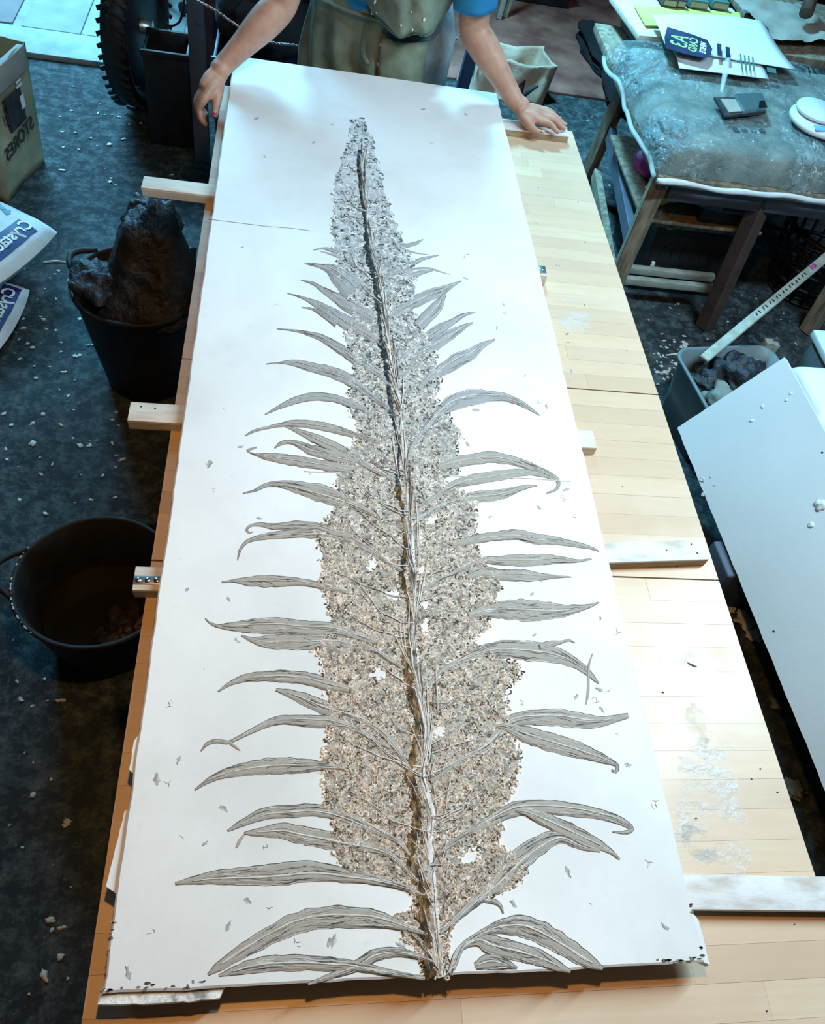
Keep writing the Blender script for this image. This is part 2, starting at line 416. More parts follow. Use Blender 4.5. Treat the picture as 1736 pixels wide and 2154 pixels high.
# ------------------------------------------------------------------ table
ZT = 0.75
table = thing('work_table', 'long pale beech butcher-block work table under the plaster slab', 'table', (0.1, 0.9, 0))
TX0, TX1 = -0.401, 0.612
def tl(p): return (p[0] - 0.1, p[1] - 0.9, p[2])
stave_meshes = {}
random.seed(11)
for (y0, y1) in ((-0.34, 0.6165), (0.6195, 1.0885), (1.0915, 2.165)):
    panel = box('table_panel', tl((TX0 + .004, y0 + .004, 0.705)), tl((TX1 - .004, y1 - .004, 0.7155)), MAT['beech'], table)
    rows = max(1, round((y1 - y0) / 0.0455)); w = (y1 - y0) / rows
    for r in range(rows):
        x = TX0; cuts = []
        while x < TX1 - 0.12:
            cuts.append(x); x += random.uniform(0.24, 0.5)
        cuts.append(TX1)
        if len(cuts) > 2 and TX1 - cuts[-2] < 0.1: cuts.pop(-2)
        for a, c in zip(cuts[:-1], cuts[1:]):
            box('stave', tl((a + .00015, y0 + r * w + .00015, 0.7155)), tl((c - .00015, y0 + (r + 1) * w - .00015, ZT + random.uniform(-.00025, .0001))), MAT['beech'], panel)
for lx, ly in ((-0.33, -0.26), (0.545, -0.26), (-0.33, 2.08), (0.545, 2.08)):
    box('leg', tl((lx - .035, ly - .035, 0)), tl((lx + .035, ly + .035, 0.704)), MAT['oldwood'], table, 0.003)
box('apron_rail', tl((-0.33, -0.28, 0.61)), tl((0.545, -0.25, 0.7045)), MAT['oldwood'], table)
box('apron_rail', tl((-0.33, 2.07, 0.61)), tl((0.545, 2.10, 0.7045)), MAT['oldwood'], table)

# marks on the table: lacquer patch with peeled edges, lamp glare put into its pale colour, brown drips, splinter
def blob(cx, cy, rx, ry, n=28, jit=0.25, seed=0, rot=0):
    pts = []
    for k in range(n):
        a = 2 * math.pi * k / n
        r = 1 + jit * fnoise(2.2 * math.cos(a) + seed * 7.3, 2.2 * math.sin(a) - seed * 3.1, seed) * 1.6
        x, y = rx * r * math.cos(a), ry * r * math.sin(a)
        c, s = math.cos(rot), math.sin(rot)
        pts.append((cx + c * x - s * y, cy + s * x + c * y))
    return pts
m, nt, b = new_mat('lacquer_glare_film'); b.inputs['Base Color'].default_value = (0.85, 0.83, 0.80, 1); b.inputs['Roughness'].default_value = 0.22
nt.links.new(ramp(nt, noise_node(nt, 26, 6, 0.7, stretch=(.5, 1, 1)), [(0.46, (0.0,) * 3), (0.60, (0.34,) * 3)]), b.inputs['Alpha'])
add_bump(nt, b, noise_node(nt, 60, 5), 0.5, 0.01); MAT['film'] = m
m, nt, b = new_mat('amber_stain'); b.inputs['Base Color'].default_value = (0.50, 0.30, 0.10, 1); b.inputs['Roughness'].default_value = 0.3
nt.links.new(ramp(nt, noise_node(nt, 18, 4), [(0.45, (0.0,) * 3), (0.75, (0.30,) * 3)]), b.inputs['Alpha']); MAT['amber'] = m
for (cx, cy, rx, ry, mm, sd) in ((0.475, 0.195, 0.065, 0.085, 'film', 1), (0.43, 0.155, 0.045, 0.03, 'film', 2), (0.505, 0.30, 0.035, 0.02, 'film', 6), (0.50, 0.44, 0.05, 0.045, 'amber', 3), (0.49, 0.34, 0.02, 0.035, 'amber', 4), (0.46, 1.33, 0.05, 0.06, 'film', 5)):
    prism('lacquer_glare_patch' if mm == 'film' else 'amber_stain', [tl((x, y, 0))[:2] for x, y in blob(cx, cy, rx, ry, seed=sd)], ZT + .0001, ZT + .0004, MAT[mm], table)
p0 = at(1447, 1397, ZT)
prism('dark_splinter', [tl((p0[0] + u, p0[1] + v, 0))[:2] for u, v in ((0, 0.003), (0.010, -0.001), (0.016, -0.005), (0.012, -0.0055), (0.004, -0.002))], ZT, ZT + .001, MAT['stain_dark'], table)
for k in range(26):
    x, y = random.uniform(0.39, 0.6), random.uniform(0.0, 2.0)
    if k < 8: x, y = random.uniform(-0.1, 0.58), random.uniform(-0.2, -0.04)
    prism('dirt_speck', [tl((px, py, 0))[:2] for px, py in blob(x, y, random.uniform(.001, .0028), random.uniform(.0008, .0018), 7, .4, k)], ZT, ZT + .0006, MAT['stain_dark'], table)

# ------------------------------------------------------------------ battens
ZB = 0.7724
def batten(label, cx, cy, L, w, ang, mat, z0=ZT + .0003, z1=ZB, group=None, layers=1, shaded_front=None):
    t = thing('wooden_batten', label, 'batten', (cx, cy, z0), group)
    h = z1 - z0
    if layers == 2:
        a = box('upper_strip', (-L / 2, -w / 2, h * 0.52), (L / 2, w / 2, h), mat, t, 0.001)
        b_ = box('lower_strip', (-L / 2, -w / 2 + .002, 0), (L / 2, w / 2, h * 0.46), MAT['batten_shaded'], t, 0.001)
    else:
        box('strip', (-L / 2, -w / 2, h * .06), (L / 2, w / 2, h), mat, t, 0.0012)
        box('front_face', (-L / 2 + .002, -w / 2 - .0002, 0.0), (L / 2 - .002, -w / 2 + .012, h * .80), MAT['batten_shaded'] if shaded_front else mat, t)
    t.rotation_euler[2] = math.radians(ang)
    return t
bt = batten('pale batten end jutting out beside the clay bucket below the gripping hand', -0.40, 1.634, 0.29, 0.047, -1.0, MAT['batten'])
b2 = batten('long pale batten poking out both sides under the slab beyond the black tub', -0.026, 0.9245, 0.90, 0.046, 0.3, MAT['batten'])
b3 = batten('short batten with a zinc mending plate beside the water tub', -0.325, 0.571, 0.19, 0.044, 0.5, MAT['batten'])
b4 = batten('plaster smeared batten lying on the table under the flat hand', 0.452, 2.118, 0.262, 0.052, 1.5, MAT['batten_white'], shaded_front=1)
b5 = batten('whitewashed batten with nail holes on the table next to the panel seam', 0.450, 0.660, 0.28, 0.044, 4.5, MAT['batten_white'], shaded_front=1)
b6 = batten('double layer grey-white batten crossing the table by the broken slab corner', 0.50, 0.085, 0.36, 0.046, -2.5, MAT['batten_white'], layers=2)
# zinc mending plate with three screws
pl = box('mending_plate', (-0.094, -0.012, 0.0222), (-0.050, 0.004, 0.0236), MAT['zinc'], b3, 0.0004)
for k in range(3):
    s = lathe('screw', [(0.0052, 0.0235), (0.0052, 0.0242), (0.0036, 0.0254), (0.0, 0.0256)], MAT['steel'], pl, seg=14, cx=-0.087 + k * 0.014, cy=-0.004)
for (bb, pts) in ((b2, ((-.43, .012), (-.405, .010))), (b5, ((.115, .012), (.12, -.008), (.06, .0))), (b6, ((.11, .002),))):
    for x, y in pts:
        lathe('nail_hole', [(0.0017, .0221), (0.0017, .0226), (0.0, .0227)], MAT['ink'], bb, seg=8, cx=x, cy=y)
# crumpled foil clip at the end of the batten under the hand
def crumple(name, c, r, mat, seed, parent=None, flat=0.5, amp=0.5, n=14):
    V = []; F = []
    for i in range(n + 1):
        th = math.pi * i / n
        for k in range(2 * n):
            ph = math.pi * k / n
            d = Vector((math.sin(th) * math.cos(ph), math.sin(th) * math.sin(ph), math.cos(th)))
            q = 1 + amp * mnoise.noise(d * 1.7 + Vector((seed, seed * 2.3, -seed))) + amp * .4 * mnoise.noise(d * 5 + Vector((seed, 0, 1)))
            V.append((c[0] + d.x * r * q, c[1] + d.y * r * q, c[2] + d.z * r * q * flat))
    for i in range(n):
        for k in range(2 * n):
            k2 = (k + 1) % (2 * n)
            F.append((i * 2 * n + k, i * 2 * n + k2, (i + 1) * 2 * n + k2, (i + 1) * 2 * n + k))
    return mesh(name, V, F, mat, parent)
p0 = at(1172, 266, ZB + .004)
o = crumple('metal_clip', (0, 0, 0.004), 0.017, MAT['zinc'], 3.1, flat=.3, amp=.8); o.location = (p0[0], p0[1], ZB + .0005)
tag(o, 'crumpled bright metal clip at the fingertips on the batten end', 'clip')
p0 = at(1143, 566, .785)
o = thing('corner_clip', 'small zinc bracket clip standing against the slab edge', 'clip', (p0[0], p0[1], ZT + .001))
box('bracket_arm', (-.012, -.018, 0.0), (.010, .020, .030), MAT['batten'], o, .0015)
box('bracket_plate', (-.010, -.012, 0.0302), (.008, .016, .0318), MAT['zinc'], o, .0004)
lathe('screw', [(.004, .0316), (.004, .0322), (0, .0332)], MAT['steel'], o, seg=12, cx=-.001, cy=.002)

# ------------------------------------------------------------------ plaster slab with cast plant
ZS = 0.80
relief = thing('plaster_relief', 'long white plaster cast slab with a flowering plant in relief', 'plaster cast', (0, 1.1, ZS))
def sl(x, y, z=ZS): return (x, y - 1.1, z - ZS)
# slab body: top outline slightly ragged, chamfered to a smaller underside
corners = [(-0.375, 0.0), (0.378, 0.0), (0.375, 2.23), (-0.375, 2.235)]
top = []
for i in range(4):
    a, c = np.array(corners[i]), np.array(corners[(i + 1) % 4])
    n = 40 if i % 2 == 0 else 120
    for k in range(n):
        p = a + (c - a) * k / n
        j = 0.0016 * fnoise(p[0] * 30 + i * 9, p[1] * 30) + 0.0016 * fnoise(p[0] * 9, p[1] * 9, 4)
        d = np.array([(0, -1), (1, 0), (0, 1), (-1, 0)][i])
        top.append(tuple(p + d * j))
n = len(top); V = []; rings = []
cc = np.array([0, 1.115])
for s, z in ((0.0025, ZS), (0.0, ZS - .0022), (0.0015, ZS - .012), (0.006, ZB + .0006)):
    ring = []
    for x, y in top:
        x2 = x - math.copysign(min(s, abs(x)), x); y2 = y - math.copysign(s, y - cc[1])
        ring.append(len(V)); V.append(sl(x2, y2, z))
    rings.append(ring)
F = [tuple(rings[0]), tuple(reversed(rings[-1]))]
for r0, r1 in zip(rings[:-1], rings[1:]):
    for k in range(n): F.append((r1[k], r1[(k + 1) % n], r0[(k + 1) % n], r0[k]))
mesh('slab_body', V, F, MAT['plaster'], relief, smooth=False)

def flange(name, pts, z0, z1, mat='plaster_rough'):
    out = []
    for i in range(len(pts)):
        a, c = np.array(pts[i]), np.array(pts[(i + 1) % len(pts)])
        for k in range(8):
            p = a + (c - a) * k / 8
            out.append((p[0] + .0012 * fnoise(p[0] * 120, p[1] * 120), p[1] + .0012 * fnoise(p[0] * 120, p[1] * 120, 5)))
    return prism(name, [sl(x, y)[:2] for x, y in out], z0 - ZS, z1 - ZS, MAT[mat], relief)
flange('broken_edge', [(-0.379, 0.004), (-0.379, -0.010), (-0.30, -0.0125), (-0.242, -0.010), (-0.236, 0.004)], .776, .7925)
flange('broken_edge', [(-0.389, 0.115), (-0.373, 0.105), (-0.373, 0.21), (-0.380, 0.205)], .782, .793, 'plaster')
flange('broken_edge', [(0.372, 0.004), (0.387, -0.003), (0.3865, 0.05), (0.377, 0.064)], .779, .793, 'plaster')
flange('broken_edge', [(-0.372, 0.25), (-0.381, 0.26), (-0.380, 0.30), (-0.372, 0.31)], .783, .795, 'plaster')
# crumbled dirt along the near rim
for k in range(46):
    side = k % 3
    if side == 0: x, y = random.uniform(-.374, -.25), random.uniform(.001, .008)
    elif side == 1: x, y = random.uniform(.30, .376), random.uniform(.001, .006)
    else: x, y = random.choice((-.3735, .3765)) + random.uniform(-.0015, .001), random.uniform(.0, .09)
    prism('rim_crumb', [sl(px, py)[:2] for px, py in blob(x, y, random.uniform(.001, .005), random.uniform(.0008, .002), 8, .5, k)], -.0005, .0006, MAT['residue_shade'], relief)

SURF = ZS + .0001
def ribbon(name, pts, w, mat, parent, z=SURF, h=.0006, n=40):
    """thin raised line following pixel points on the slab"""
    P = at_many([p[0] for p in pts], [p[1] for p in pts], ZS)
    P = catmull(P, n); P[:, 2] = z
    v, f = tube_data(P, np.full(n, w), 6, flat=h / w)
    return mesh(name, [sl(*q) for q in v], f, mat, parent)
ribbon('crack', [(437, 461), (470, 465), (510, 470), (560, 476), (610, 480), (655, 486)], .0006, MAT['residue_shade'], relief)
ribbon('mould_seam', [(640, 992), (760, 996), (870, 998), (1000, 1003), (1100, 1006), (1200, 1013)], .0012, MAT['rib'], relief, h=.0012)

# ---- leaves: base -> tip, (px, py, width px)
LEAVES = [
 [(716,532,10),(690,524,6),(675,523,3),(660,526,1)],
 [(716,541,8),(690,533,4),(673,529,1)],
 [(745,612,52),(718,584,42),(694,566,20),(668,559,8),(641,554,2)],
 [(787,675,14),(764,660,24),(730,643,24),(704,624,20),(678,609,11),(660,597,6),(633,589,1)],
 [(790,718,16),(755,694,26),(724,676,28),(697,659,24),(666,640,14),(635,626,5),(605,617,1)],
 [(710,680,20),(697,673,16),(678,661,10),(657,650,5),(635,647,1)],
 [(818,812,8),(799,790,12),(755,763,18),(721,738,20),(690,718,16),(666,707,12),(628,697,5),(583,692,1)],
 [(820,862,8),(812,857,10),(772,827,16),(732,798,24),(694,782,22),(661,774,20),(621,764,14),(589,763,3),(560,766,1)],
 [(770,862,12),(738,851,16),(714,841,16),(681,835,16),(645,836,16),(609,847,12),(581,860,6),(558,872,1)],
 [(800,932,8),(752,917,12),(712,905,16),(677,897,18),(645,892,16),(613,891,14),(591,894,8),(565,899,6),(534,907,5),(516,917,1)],
 [(830,1012,8),(786,990,10),(742,962,16),(714,946,22),(685,933,22),(657,920,18),(629,908,10),(601,897,3)],
 [(750,974,16),(718,964,20),(681,954,22),(653,946,20),(629,935,14),(609,930,8),(591,933,8),(578,943,1)],
 [(740,992,16),(708,984,22),(661,976,22),(625,970,22),(591,965,20),(560,960,14),(534,955,4),(520,948,3),(531,944,4),(540,941,2)],
 [(790,1085,8),(742,1062,20),(714,1050,32),(677,1038,36),(645,1030,30),(613,1022,22),(581,1018,12),(556,1022,8),(536,1032,5),(511,1038,1)],
 [(740,1130,10),(706,1121,16),(672,1110,18),(626,1105,18),(580,1108,13),(550,1104,8),(529,1105,5),(519,1114,4),(524,1121,3),(532,1119,1)],
 [(846,1202,8),(830,1193,8),(799,1172,10),(753,1145,14),(695,1126,20),(651,1121,22),(614,1123,18),(573,1127,14),(541,1132,10),(518,1141,6),(505,1158,4),(500,1179,1)],
 [(735,1248,8),(688,1237,12),(660,1229,14),(626,1224,16),(591,1223,22),(557,1223,24),(522,1223,18),(492,1222,6),(467,1225,2)],
 [(790,1352,10),(741,1336,20),(695,1324,28),(637,1322,32),(591,1317,34),(545,1317,32),(499,1318,20),(460,1317,8),(441,1310,3),(432,1301,1)],
 [(850,1408,8),(830,1396,10),(787,1370,14),(741,1356,22),(695,1348,30),(649,1350,34),(603,1350,32),(559,1350,24),(529,1345,10),(508,1337,2)],
 [(735,1452,14),(679,1437,26),(649,1428,26),(603,1423,25),(557,1423,20),(518,1426,16),(483,1439,8),(459,1455,2)],
 [(858,1615,8),(846,1593,10),(815,1551,16),(776,1520,18),(737,1504,24),(685,1489,28),(646,1473,26),(607,1458,15),(581,1451,6)],
 [(820,1575,6),(789,1556,10),(750,1535,14),(698,1520,24),(659,1517,26),(620,1515,23),(587,1515,18),(556,1525,13),(524,1541,9),(498,1554,6),(480,1562,7),(457,1559,9),(436,1565,6),(423,1580,1)],
 [(482,1562,6),(494,1570,7),(506,1579,3)],
 [(725,1618,8),(698,1613,12),(672,1611,20),(633,1611,30),(581,1611,34),(530,1616,29),(478,1626,20),(439,1642,10),(410,1662,2)],
 [(862,1800,8),(841,1774,10),(802,1753,15),(763,1735,22),(711,1714,26),(659,1704,26),(607,1707,26),(556,1712,24),(509,1732,14),(479,1748,3)],
 [(880,1855,8),(828,1805,14),(789,1787,20),(737,1777,30),(685,1766,38),(633,1756,38),(594,1748,32),(545,1751,18),(514,1753,4)],
 [(514,1756,4),(505,1768,8),(498,1783,5)],
 [(892,1884,7),(858,1870,12),(812,1856,18),(766,1847,24),(729,1842,30),(694,1836,36),(648,1833,44),(590,1838,46),(544,1842,42),(487,1844,34),(441,1847,26),(395,1854,12),(369,1859,5)],
 [(898,1966,8),(858,1953,16),(819,1941,28),(778,1932,40),(729,1930,46),(683,1930,46),(625,1941,44),(579,1962,38),(533,1987,32),(498,2008,26),(464,2031,20),(438,2050,4)],
 [(893,2059,8),(824,2047,14),(743,2032,22),(706,2029,28),(636,2025,32),(579,2026,34),(533,2032,30),(489,2044,16),(461,2052,4)],
 [(914,2024,6),(881,2013,12),(835,2003,20),(789,2010,26),(752,2031,24),(694,2054,12),(648,2070,5)],
 [(843,520,10),(860,516,8),(875,512,7),(890,504,1)],
 [(852,527,7),(878,533,3),(902,536,1)],
 [(862,556,10),(880,549,9),(893,544,6),(923,537,1)],
 [(806,596,6),(820,580,6),(847,570,6),(878,565,5),(904,565,5),(924,571,4),(947,578,1)],
 [(850,588,14),(868,581,14),(886,574,8),(911,569,2)],
 [(818,668,8),(828,659,14),(852,647,20),(878,633,24),(904,621,24),(931,611,18),(952,600,8),(971,591,1)],
 [(878,688,24),(904,661,26),(921,643,22),(933,624,10),(938,612,3)],
 [(826,790,5),(845,757,8),(860,742,9),(886,718,16),(917,697,20),(947,680,14),(973,664,8),(1000,657,1)],
 [(846,800,6),(878,750,14),(904,732,24),(930,714,26),(955,700,18),(981,685,8),(995,679,2)],
 [(880,820,8),(907,792,14),(935,776,26),(964,757,30),(990,745,24),(1016,726,12),(1042,714,3)],
 [(852,985,5),(864,947,9),(890,909,14),(919,875,22),(951,849,30),(991,836,34),(1031,834,22),(1062,836,16),(1092,847,12),(1116,861,7),(1136,874,1)],
 [(920,985,14),(959,972,24),(991,967,24),(1031,962,24),(1072,968,20),(1112,980,16),(1142,992,12),(1169,1006,9),(1175,1018,7),(1169,1030,5),(1150,1038,1)],
 [(880,1068,6),(925,1040,12),(961,1018,18),(1001,1008,22),(1042,1002,21),(1082,996,18),(1112,994,12),(1142,1000,8),(1165,1008,4)],
 [(868,1108,6),(872,1101,7),(900,1080,12),(931,1064,14),(961,1054,16),(991,1047,22),(1021,1044,24),(1052,1040,22),(1082,1032,14),(1108,1024,8),(1130,1022,1)],
 [(950,1150,8),(1001,1135,18),(1043,1128,19),(1089,1125,21),(1123,1133,22),(1170,1138,16),(1216,1146,11),(1248,1154,5),(1260,1160,1)],
 [(880,1250,6),(925,1220,8),(967,1200,10),(1008,1181,12),(1054,1179,20),(1100,1179,25),(1146,1177,22),(1181,1178,14),(1216,1180,6),(1245,1176,2)],
 [(980,1215,10),(1020,1203,20),(1054,1209,23),(1100,1211,25),(1135,1213,16),(1170,1213,7),(1202,1214,1)],
 [(890,1300,6),(925,1275,8),(960,1250,9),(990,1232,6)],
 [(985,1296,14),(1022,1286,26),(1054,1283,36),(1089,1283,44),(1135,1285,40),(1181,1285,28),(1216,1280,16),(1243,1274,7),(1260,1267,2)],
 [(890,1450,6),(932,1410,9),(974,1389,14),(1013,1373,26),(1054,1366,36),(1100,1368,40),(1146,1373,38),(1181,1382,30),(1211,1396,20),(1234,1412,14),(1250,1428,8),(1260,1438,2)],
 [(1135,1362,14),(1158,1355,14),(1181,1351,6),(1197,1347,4),(1210,1353,1)],
 [(1247,1375,1),(1239,1400,5),(1238,1428,6),(1237,1459,7),(1233,1482,3)],
 [(905,1645,10),(952,1612,10),(985,1592,10),(1024,1568,12),(1055,1537,18),(1081,1515,26),(1133,1509,32),(1185,1511,36),(1232,1517,30),(1263,1518,22),(1289,1513,16),(1322,1505,10)],
 [(1045,1528,8),(1066,1531,18),(1107,1545,34),(1159,1561,38),(1211,1576,34),(1258,1592,22),(1289,1605,11),(1299,1612,7),(1296,1624,6),(1286,1620,3)],
 [(918,1800,8),(934,1786,10),(978,1755,14),(1030,1727,24),(1081,1703,30),(1133,1698,30),(1185,1701,28),(1237,1708,24),(1284,1719,20),(1315,1732,14),(1330,1745,9),(1315,1751,7),(1289,1750,2)],
 [(1085,1706,8),(1107,1709,16),(1146,1724,28),(1185,1742,32),(1224,1760,28),(1258,1776,20),(1284,1791,10),(1304,1808,3)],
 [(925,1965,6),(962,1930,14),(1008,1888,28),(1043,1858,42),(1089,1812,46),(1125,1784,42),(1159,1765,32),(1185,1761,24),(1224,1779,17),(1263,1789,8)],
 [(953,2040,7),(976,1991,10),(1027,1957,18),(1073,1947,36),(1107,1949,46),(1153,1970,44),(1200,1998,40),(1234,2019,30),(1268,2038,8)],
 [(944,2048,8),(964,2000,10),(1004,1978,26),(1038,1989,42),(1084,2000,38),(1130,2013,34),(1165,2028,24),(1200,2044,6)],
 [(1000,2032,14),(1030,2022,34),(1062,2028,22),(1088,2036,4)],
 [(1000,1890,10),(1035,1895,12),(1052,1905,7),(1059,1922,2)],
]
leaf_rng = np.random.default_rng(5)
for li, L in enumerate(LEAVES):
    L = np.array(L, float)
    nl = int(max(14, min(70, np.linalg.norm(np.diff(L[:, :2], axis=0), axis=1).sum() / 5)))
    C_ = catmull(L, nl)
    tn = np.gradient(C_[:, :2], axis=0); tn /= np.linalg.norm(tn, axis=1)[:, None] + 1e-9
    nr = np.stack([-tn[:, 1], tn[:, 0]], 1)
    wob = np.array([fnoise(k * .33, li * 3.7) for k in range(nl)]) * .16
    wob2 = np.array([fnoise(k * .33, li * 3.7, 9) for k in range(nl)]) * .16
    hw = np.maximum(C_[:, 2], 1.2) / 2
    NA = 11
    vs = np.linspace(-1, 1, NA)
    lift = (.0026 * np.linspace(1, 0, nl) ** 2 + .0003) if len(L) > 4 else np.full(nl, .0006)
    length_m = np.linalg.norm(np.diff(at_many(C_[:, 0], C_[:, 1], ZS), axis=0), axis=1).sum()
    grid = []; uv = []
    acc = 0
    for i in range(nl):
        for j, v in enumerate(vs):
            s = hw[i] * v * (1 + (wob[i] if v > 0 else wob2[i]))
            px, py = C_[i, :2] + nr[i] * s
            p = at(px, py, ZS)
            hm = hw[i] * .0006
            dome = (1 - v * v) ** .5 * min(.0008, hm * .3 + .0002)
            wr = .00045 * fnoise(i * .55, v * 5.5, li * 1.7) + .0006 * fnoise(i * .12, v * 8, li)
            edge = 1 if abs(v) < 1 else 0
            p[2] = ZS - .0006 + edge * (.0004 + lift[i] * (1 if abs(v) < .95 else .7) + dome + wr * (1 - v * v))
            grid.append(sl(*p)); uv.append((length_m * i / nl + li * .37, (hw[i] * v) * .0006))
    F = [(i * NA + j, i * NA + j + 1, (i + 1) * NA + j + 1, (i + 1) * NA + j) for i in range(nl - 1) for j in range(NA - 1)]
    mean_y = L[:, 1].mean()
    lm = MAT['leaf_far'] if mean_y < 900 else MAT['leaf']
    leaf = mesh('leaf', grid, F, lm, relief, uv=uv)
    G = np.array(grid).reshape(nl, NA, 3)
    if max(L[:, 2]) >= 9:
        # leftover clay and painted edge shade, a dark line along both margins
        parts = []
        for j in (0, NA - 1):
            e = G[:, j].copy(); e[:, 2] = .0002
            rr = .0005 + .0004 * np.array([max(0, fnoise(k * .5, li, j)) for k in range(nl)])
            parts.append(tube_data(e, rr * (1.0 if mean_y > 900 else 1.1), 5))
        V_, F_ = merge(parts); mesh('margin', V_, F_, MAT['residue_shade'], leaf)
        # raised midrib with its shade painted in as a dark line beside it
        off = leaf_rng.uniform(-.22, .22)
        jm = int(round((off + 1) / 2 * (NA - 1)))
        e = G[:int(nl * .93), jm].copy(); e[:, 2] += .0003
        w_ = np.clip(hw[:len(e)] * .0006 * .12, .0004, .0012)
        V_, F_ = tube_data(e, w_, 6, flat=.8); mesh('midrib', [tuple(q) for q in V_], F_, MAT['rib'], leaf)
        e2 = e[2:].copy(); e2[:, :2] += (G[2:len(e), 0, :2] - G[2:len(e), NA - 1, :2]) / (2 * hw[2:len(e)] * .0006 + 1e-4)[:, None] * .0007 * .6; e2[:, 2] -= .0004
        V_, F_ = tube_data(e2, w_[2:] * .55, 5); mesh('rib_shade_line', [tuple(q) for q in V_], F_, MAT['residue_shade'], leaf)
    if max(L[:, 2]) >= 18:
        # wandering wrinkles along the blade
        dv, wv = [], []
        for k in range(int(nl * max(L[:, 2]) / 60)):
            i0 = int(leaf_rng.uniform(1, nl * .78)); ln = int(leaf_rng.uniform(4, 13)); ln = min(ln, nl - 2 - i0)
            if ln < 3: continue
            v0 = leaf_rng.uniform(-.85, .85); v1 = np.clip(v0 + leaf_rng.normal(0, .25), -.9, .9)
            pts = []
            for q in range(ln + 1):
                v = np.clip(v0 + (v1 - v0) * q / ln + .10 * fnoise(q * .6, k * 1.3, li), -.95, .95)
                j = (v + 1) / 2 * (NA - 1); j0 = int(min(NA - 2, max(0, math.floor(j)))); fr = j - j0
                pts.append(G[i0 + q, j0] * (1 - fr) + G[i0 + q, j0 + 1] * fr + np.array([0, 0, .0002]))
            r_v = leaf_rng.uniform(.0003, .0007)
            (dv if leaf_rng.random() < .45 else wv).append(tube_data(np.array(pts), r_v * np.sin(np.linspace(.3, 2.9, ln + 1)), 4))
        for nm, lst, mm in (('dark_veins', dv, 'residue_shade'), ('pale_veins', wv, 'rib')):
            if lst:
                V_, F_ = merge(lst); o = mesh(nm, V_, F_, MAT[mm], leaf); o['kind'] = 'stuff'

# ---- flower spike outline (px), left and right boundary by row
LB = np.array([(745,252),(737,266),(738,290),(724,320),(717,345),(706,372),(703,400),(704,430),(703,455),(698,475),(704,500),(704,520),(712,540),(711,560),(716,590),(728,618),(736,650),(738,690),(724,712),(736,740),(750,765),(741,790),(738,815),(731,845),(737,870),(752,890),(757,910),(745,935),(722,955),(713,985),(707,1010),(712,1040),(706,1070),(690,1095),(667,1122),(675,1160),(681,1200),(676,1225),(688,1260),(697,1300),(700,1325),(662,1368),(677,1390),(682,1420),(690,1470),(691,1520),(691,1560),(683,1600),(681,1640),(686,1690),(705,1725),(700,1760),(704,1800),(718,1825),(765,1838),(815,1850),(862,1868),(872,1890),(862,1915),(826,1925),(838,1945),(846,1970),(880,2000),(898,2056)], float)
RB = np.array([(757,252),(774,275),(785,300),(791,330),(800,360),(808,400),(820,430),(831,470),(846,500),(856,530),(869,552),(871,580),(874,620),(867,650),(889,690),(904,720),(920,745),(918,780),(929,800),(926,815),(914,838),(936,865),(956,890),(966,910),(961,940),(966,980),(966,998),(938,1006),(948,1022),(982,1040),(1001,1060),(1001,1110),(1003,1150),(1016,1180),(1052,1215),(1054,1240),(1028,1288),(1030,1318),(992,1346),(1040,1380),(1092,1396),(1094,1420),(1066,1448),(1066,1500),(1061,1520),(1081,1560),(1096,1590),(1090,1620),(1076,1670),(1052,1700),(1058,1745),(1040,1775),(1085,1800),(1108,1830),(1088,1860),(1055,1880),(1015,1895),(985,1920),(958,1945),(945,1970),(942,2000),(945,2056)], float)
STEM = np.array([(764,262),(763,300),(761,345),(766,407),(772,459),(784,512),(797,584),(805,628),(810,661),(819,733),(830,794),(843,851),(846,911),(851,985),(857,1050),(865,1110),(871,1202),(871,1283),(867,1350),(870,1400),(886,1475),(898,1535),(893,1590),(888,1632),(908,1710),(903,1770),(906,1830),(913,1897),(916,1957),(923,2026),(928,2056)], float)
DARK = np.array([(757,318,9),(754,345,9),(757,385,7),(763,430,9),(768,470,9),(773,521,15),(778,552,18),(788,590,14),(793,631,14),(796,655,12),(800,690,8),(804,730,16),(814,782,13),(816,812,12),(821,837,12),(823,865,14),(831,895,10),(840,931,9),(838,972,7),(836,1026,14),(846,1070,8),(851,1110,8),(852,1160,8),(845,1210,12),(855,1255,8),(861,1293,7),(858,1350,6),(852,1400,14),(862,1440,20),(873,1480,24),(880,1522,22),(872,1575,14),(862,1630,18),(872,1670,22),(877,1720,20),(866,1775,18),(862,1800,20),(874,1835,20),(886,1870,26),(890,1907,30),(890,1934,26),(893,1965,22),(900,1995,18)], float)
DARK2 = np.array([(893, 2018, 24), (903, 2036, 34), (912, 2055, 26)], float)
lbx = lambda y: np.interp(y, LB[:, 1], LB[:, 0])
rbx = lambda y: np.interp(y, RB[:, 1], RB[:, 0])
stx = lambda y: np.interp(y, STEM[:, 1], STEM[:, 0])
HOLES = [(908,1093,15,8,-.5),(884,1128,7,12,0),(782,1190,9,14,.4),(890,1200,14,9,0),(828,1252,18,10,.3),(893,1270,10,10,0),(895,1315,7,20,.2),(965,1390,34,8,-.5),(925,1540,13,15,0),(795,1418,16,12,0),(990,1800,24,18,-.4),(945,1012,14,7,0),(880,1385,5,9,0),(975,1950,26,10,-.6),(850,1995,0.1,.1,0)]
def in_hole(x, y, grow=1.0):
    r = np.zeros_like(np.asarray(x, float), bool)
    for hx, hy, a, b_, t in HOLES:
        c, s = math.cos(t), math.sin(t)
        u = (x - hx) * c + (y - hy) * s; v = -(x - hx) * s + (y - hy) * c
        jj = np.vectorize(lambda p, q: fnoise(p * .16, q * .16, 3))(x, y)
        r |= (u / a) ** 2 + (v / b_) ** 2 < (.75 + .9 * jj) * grow
    return r

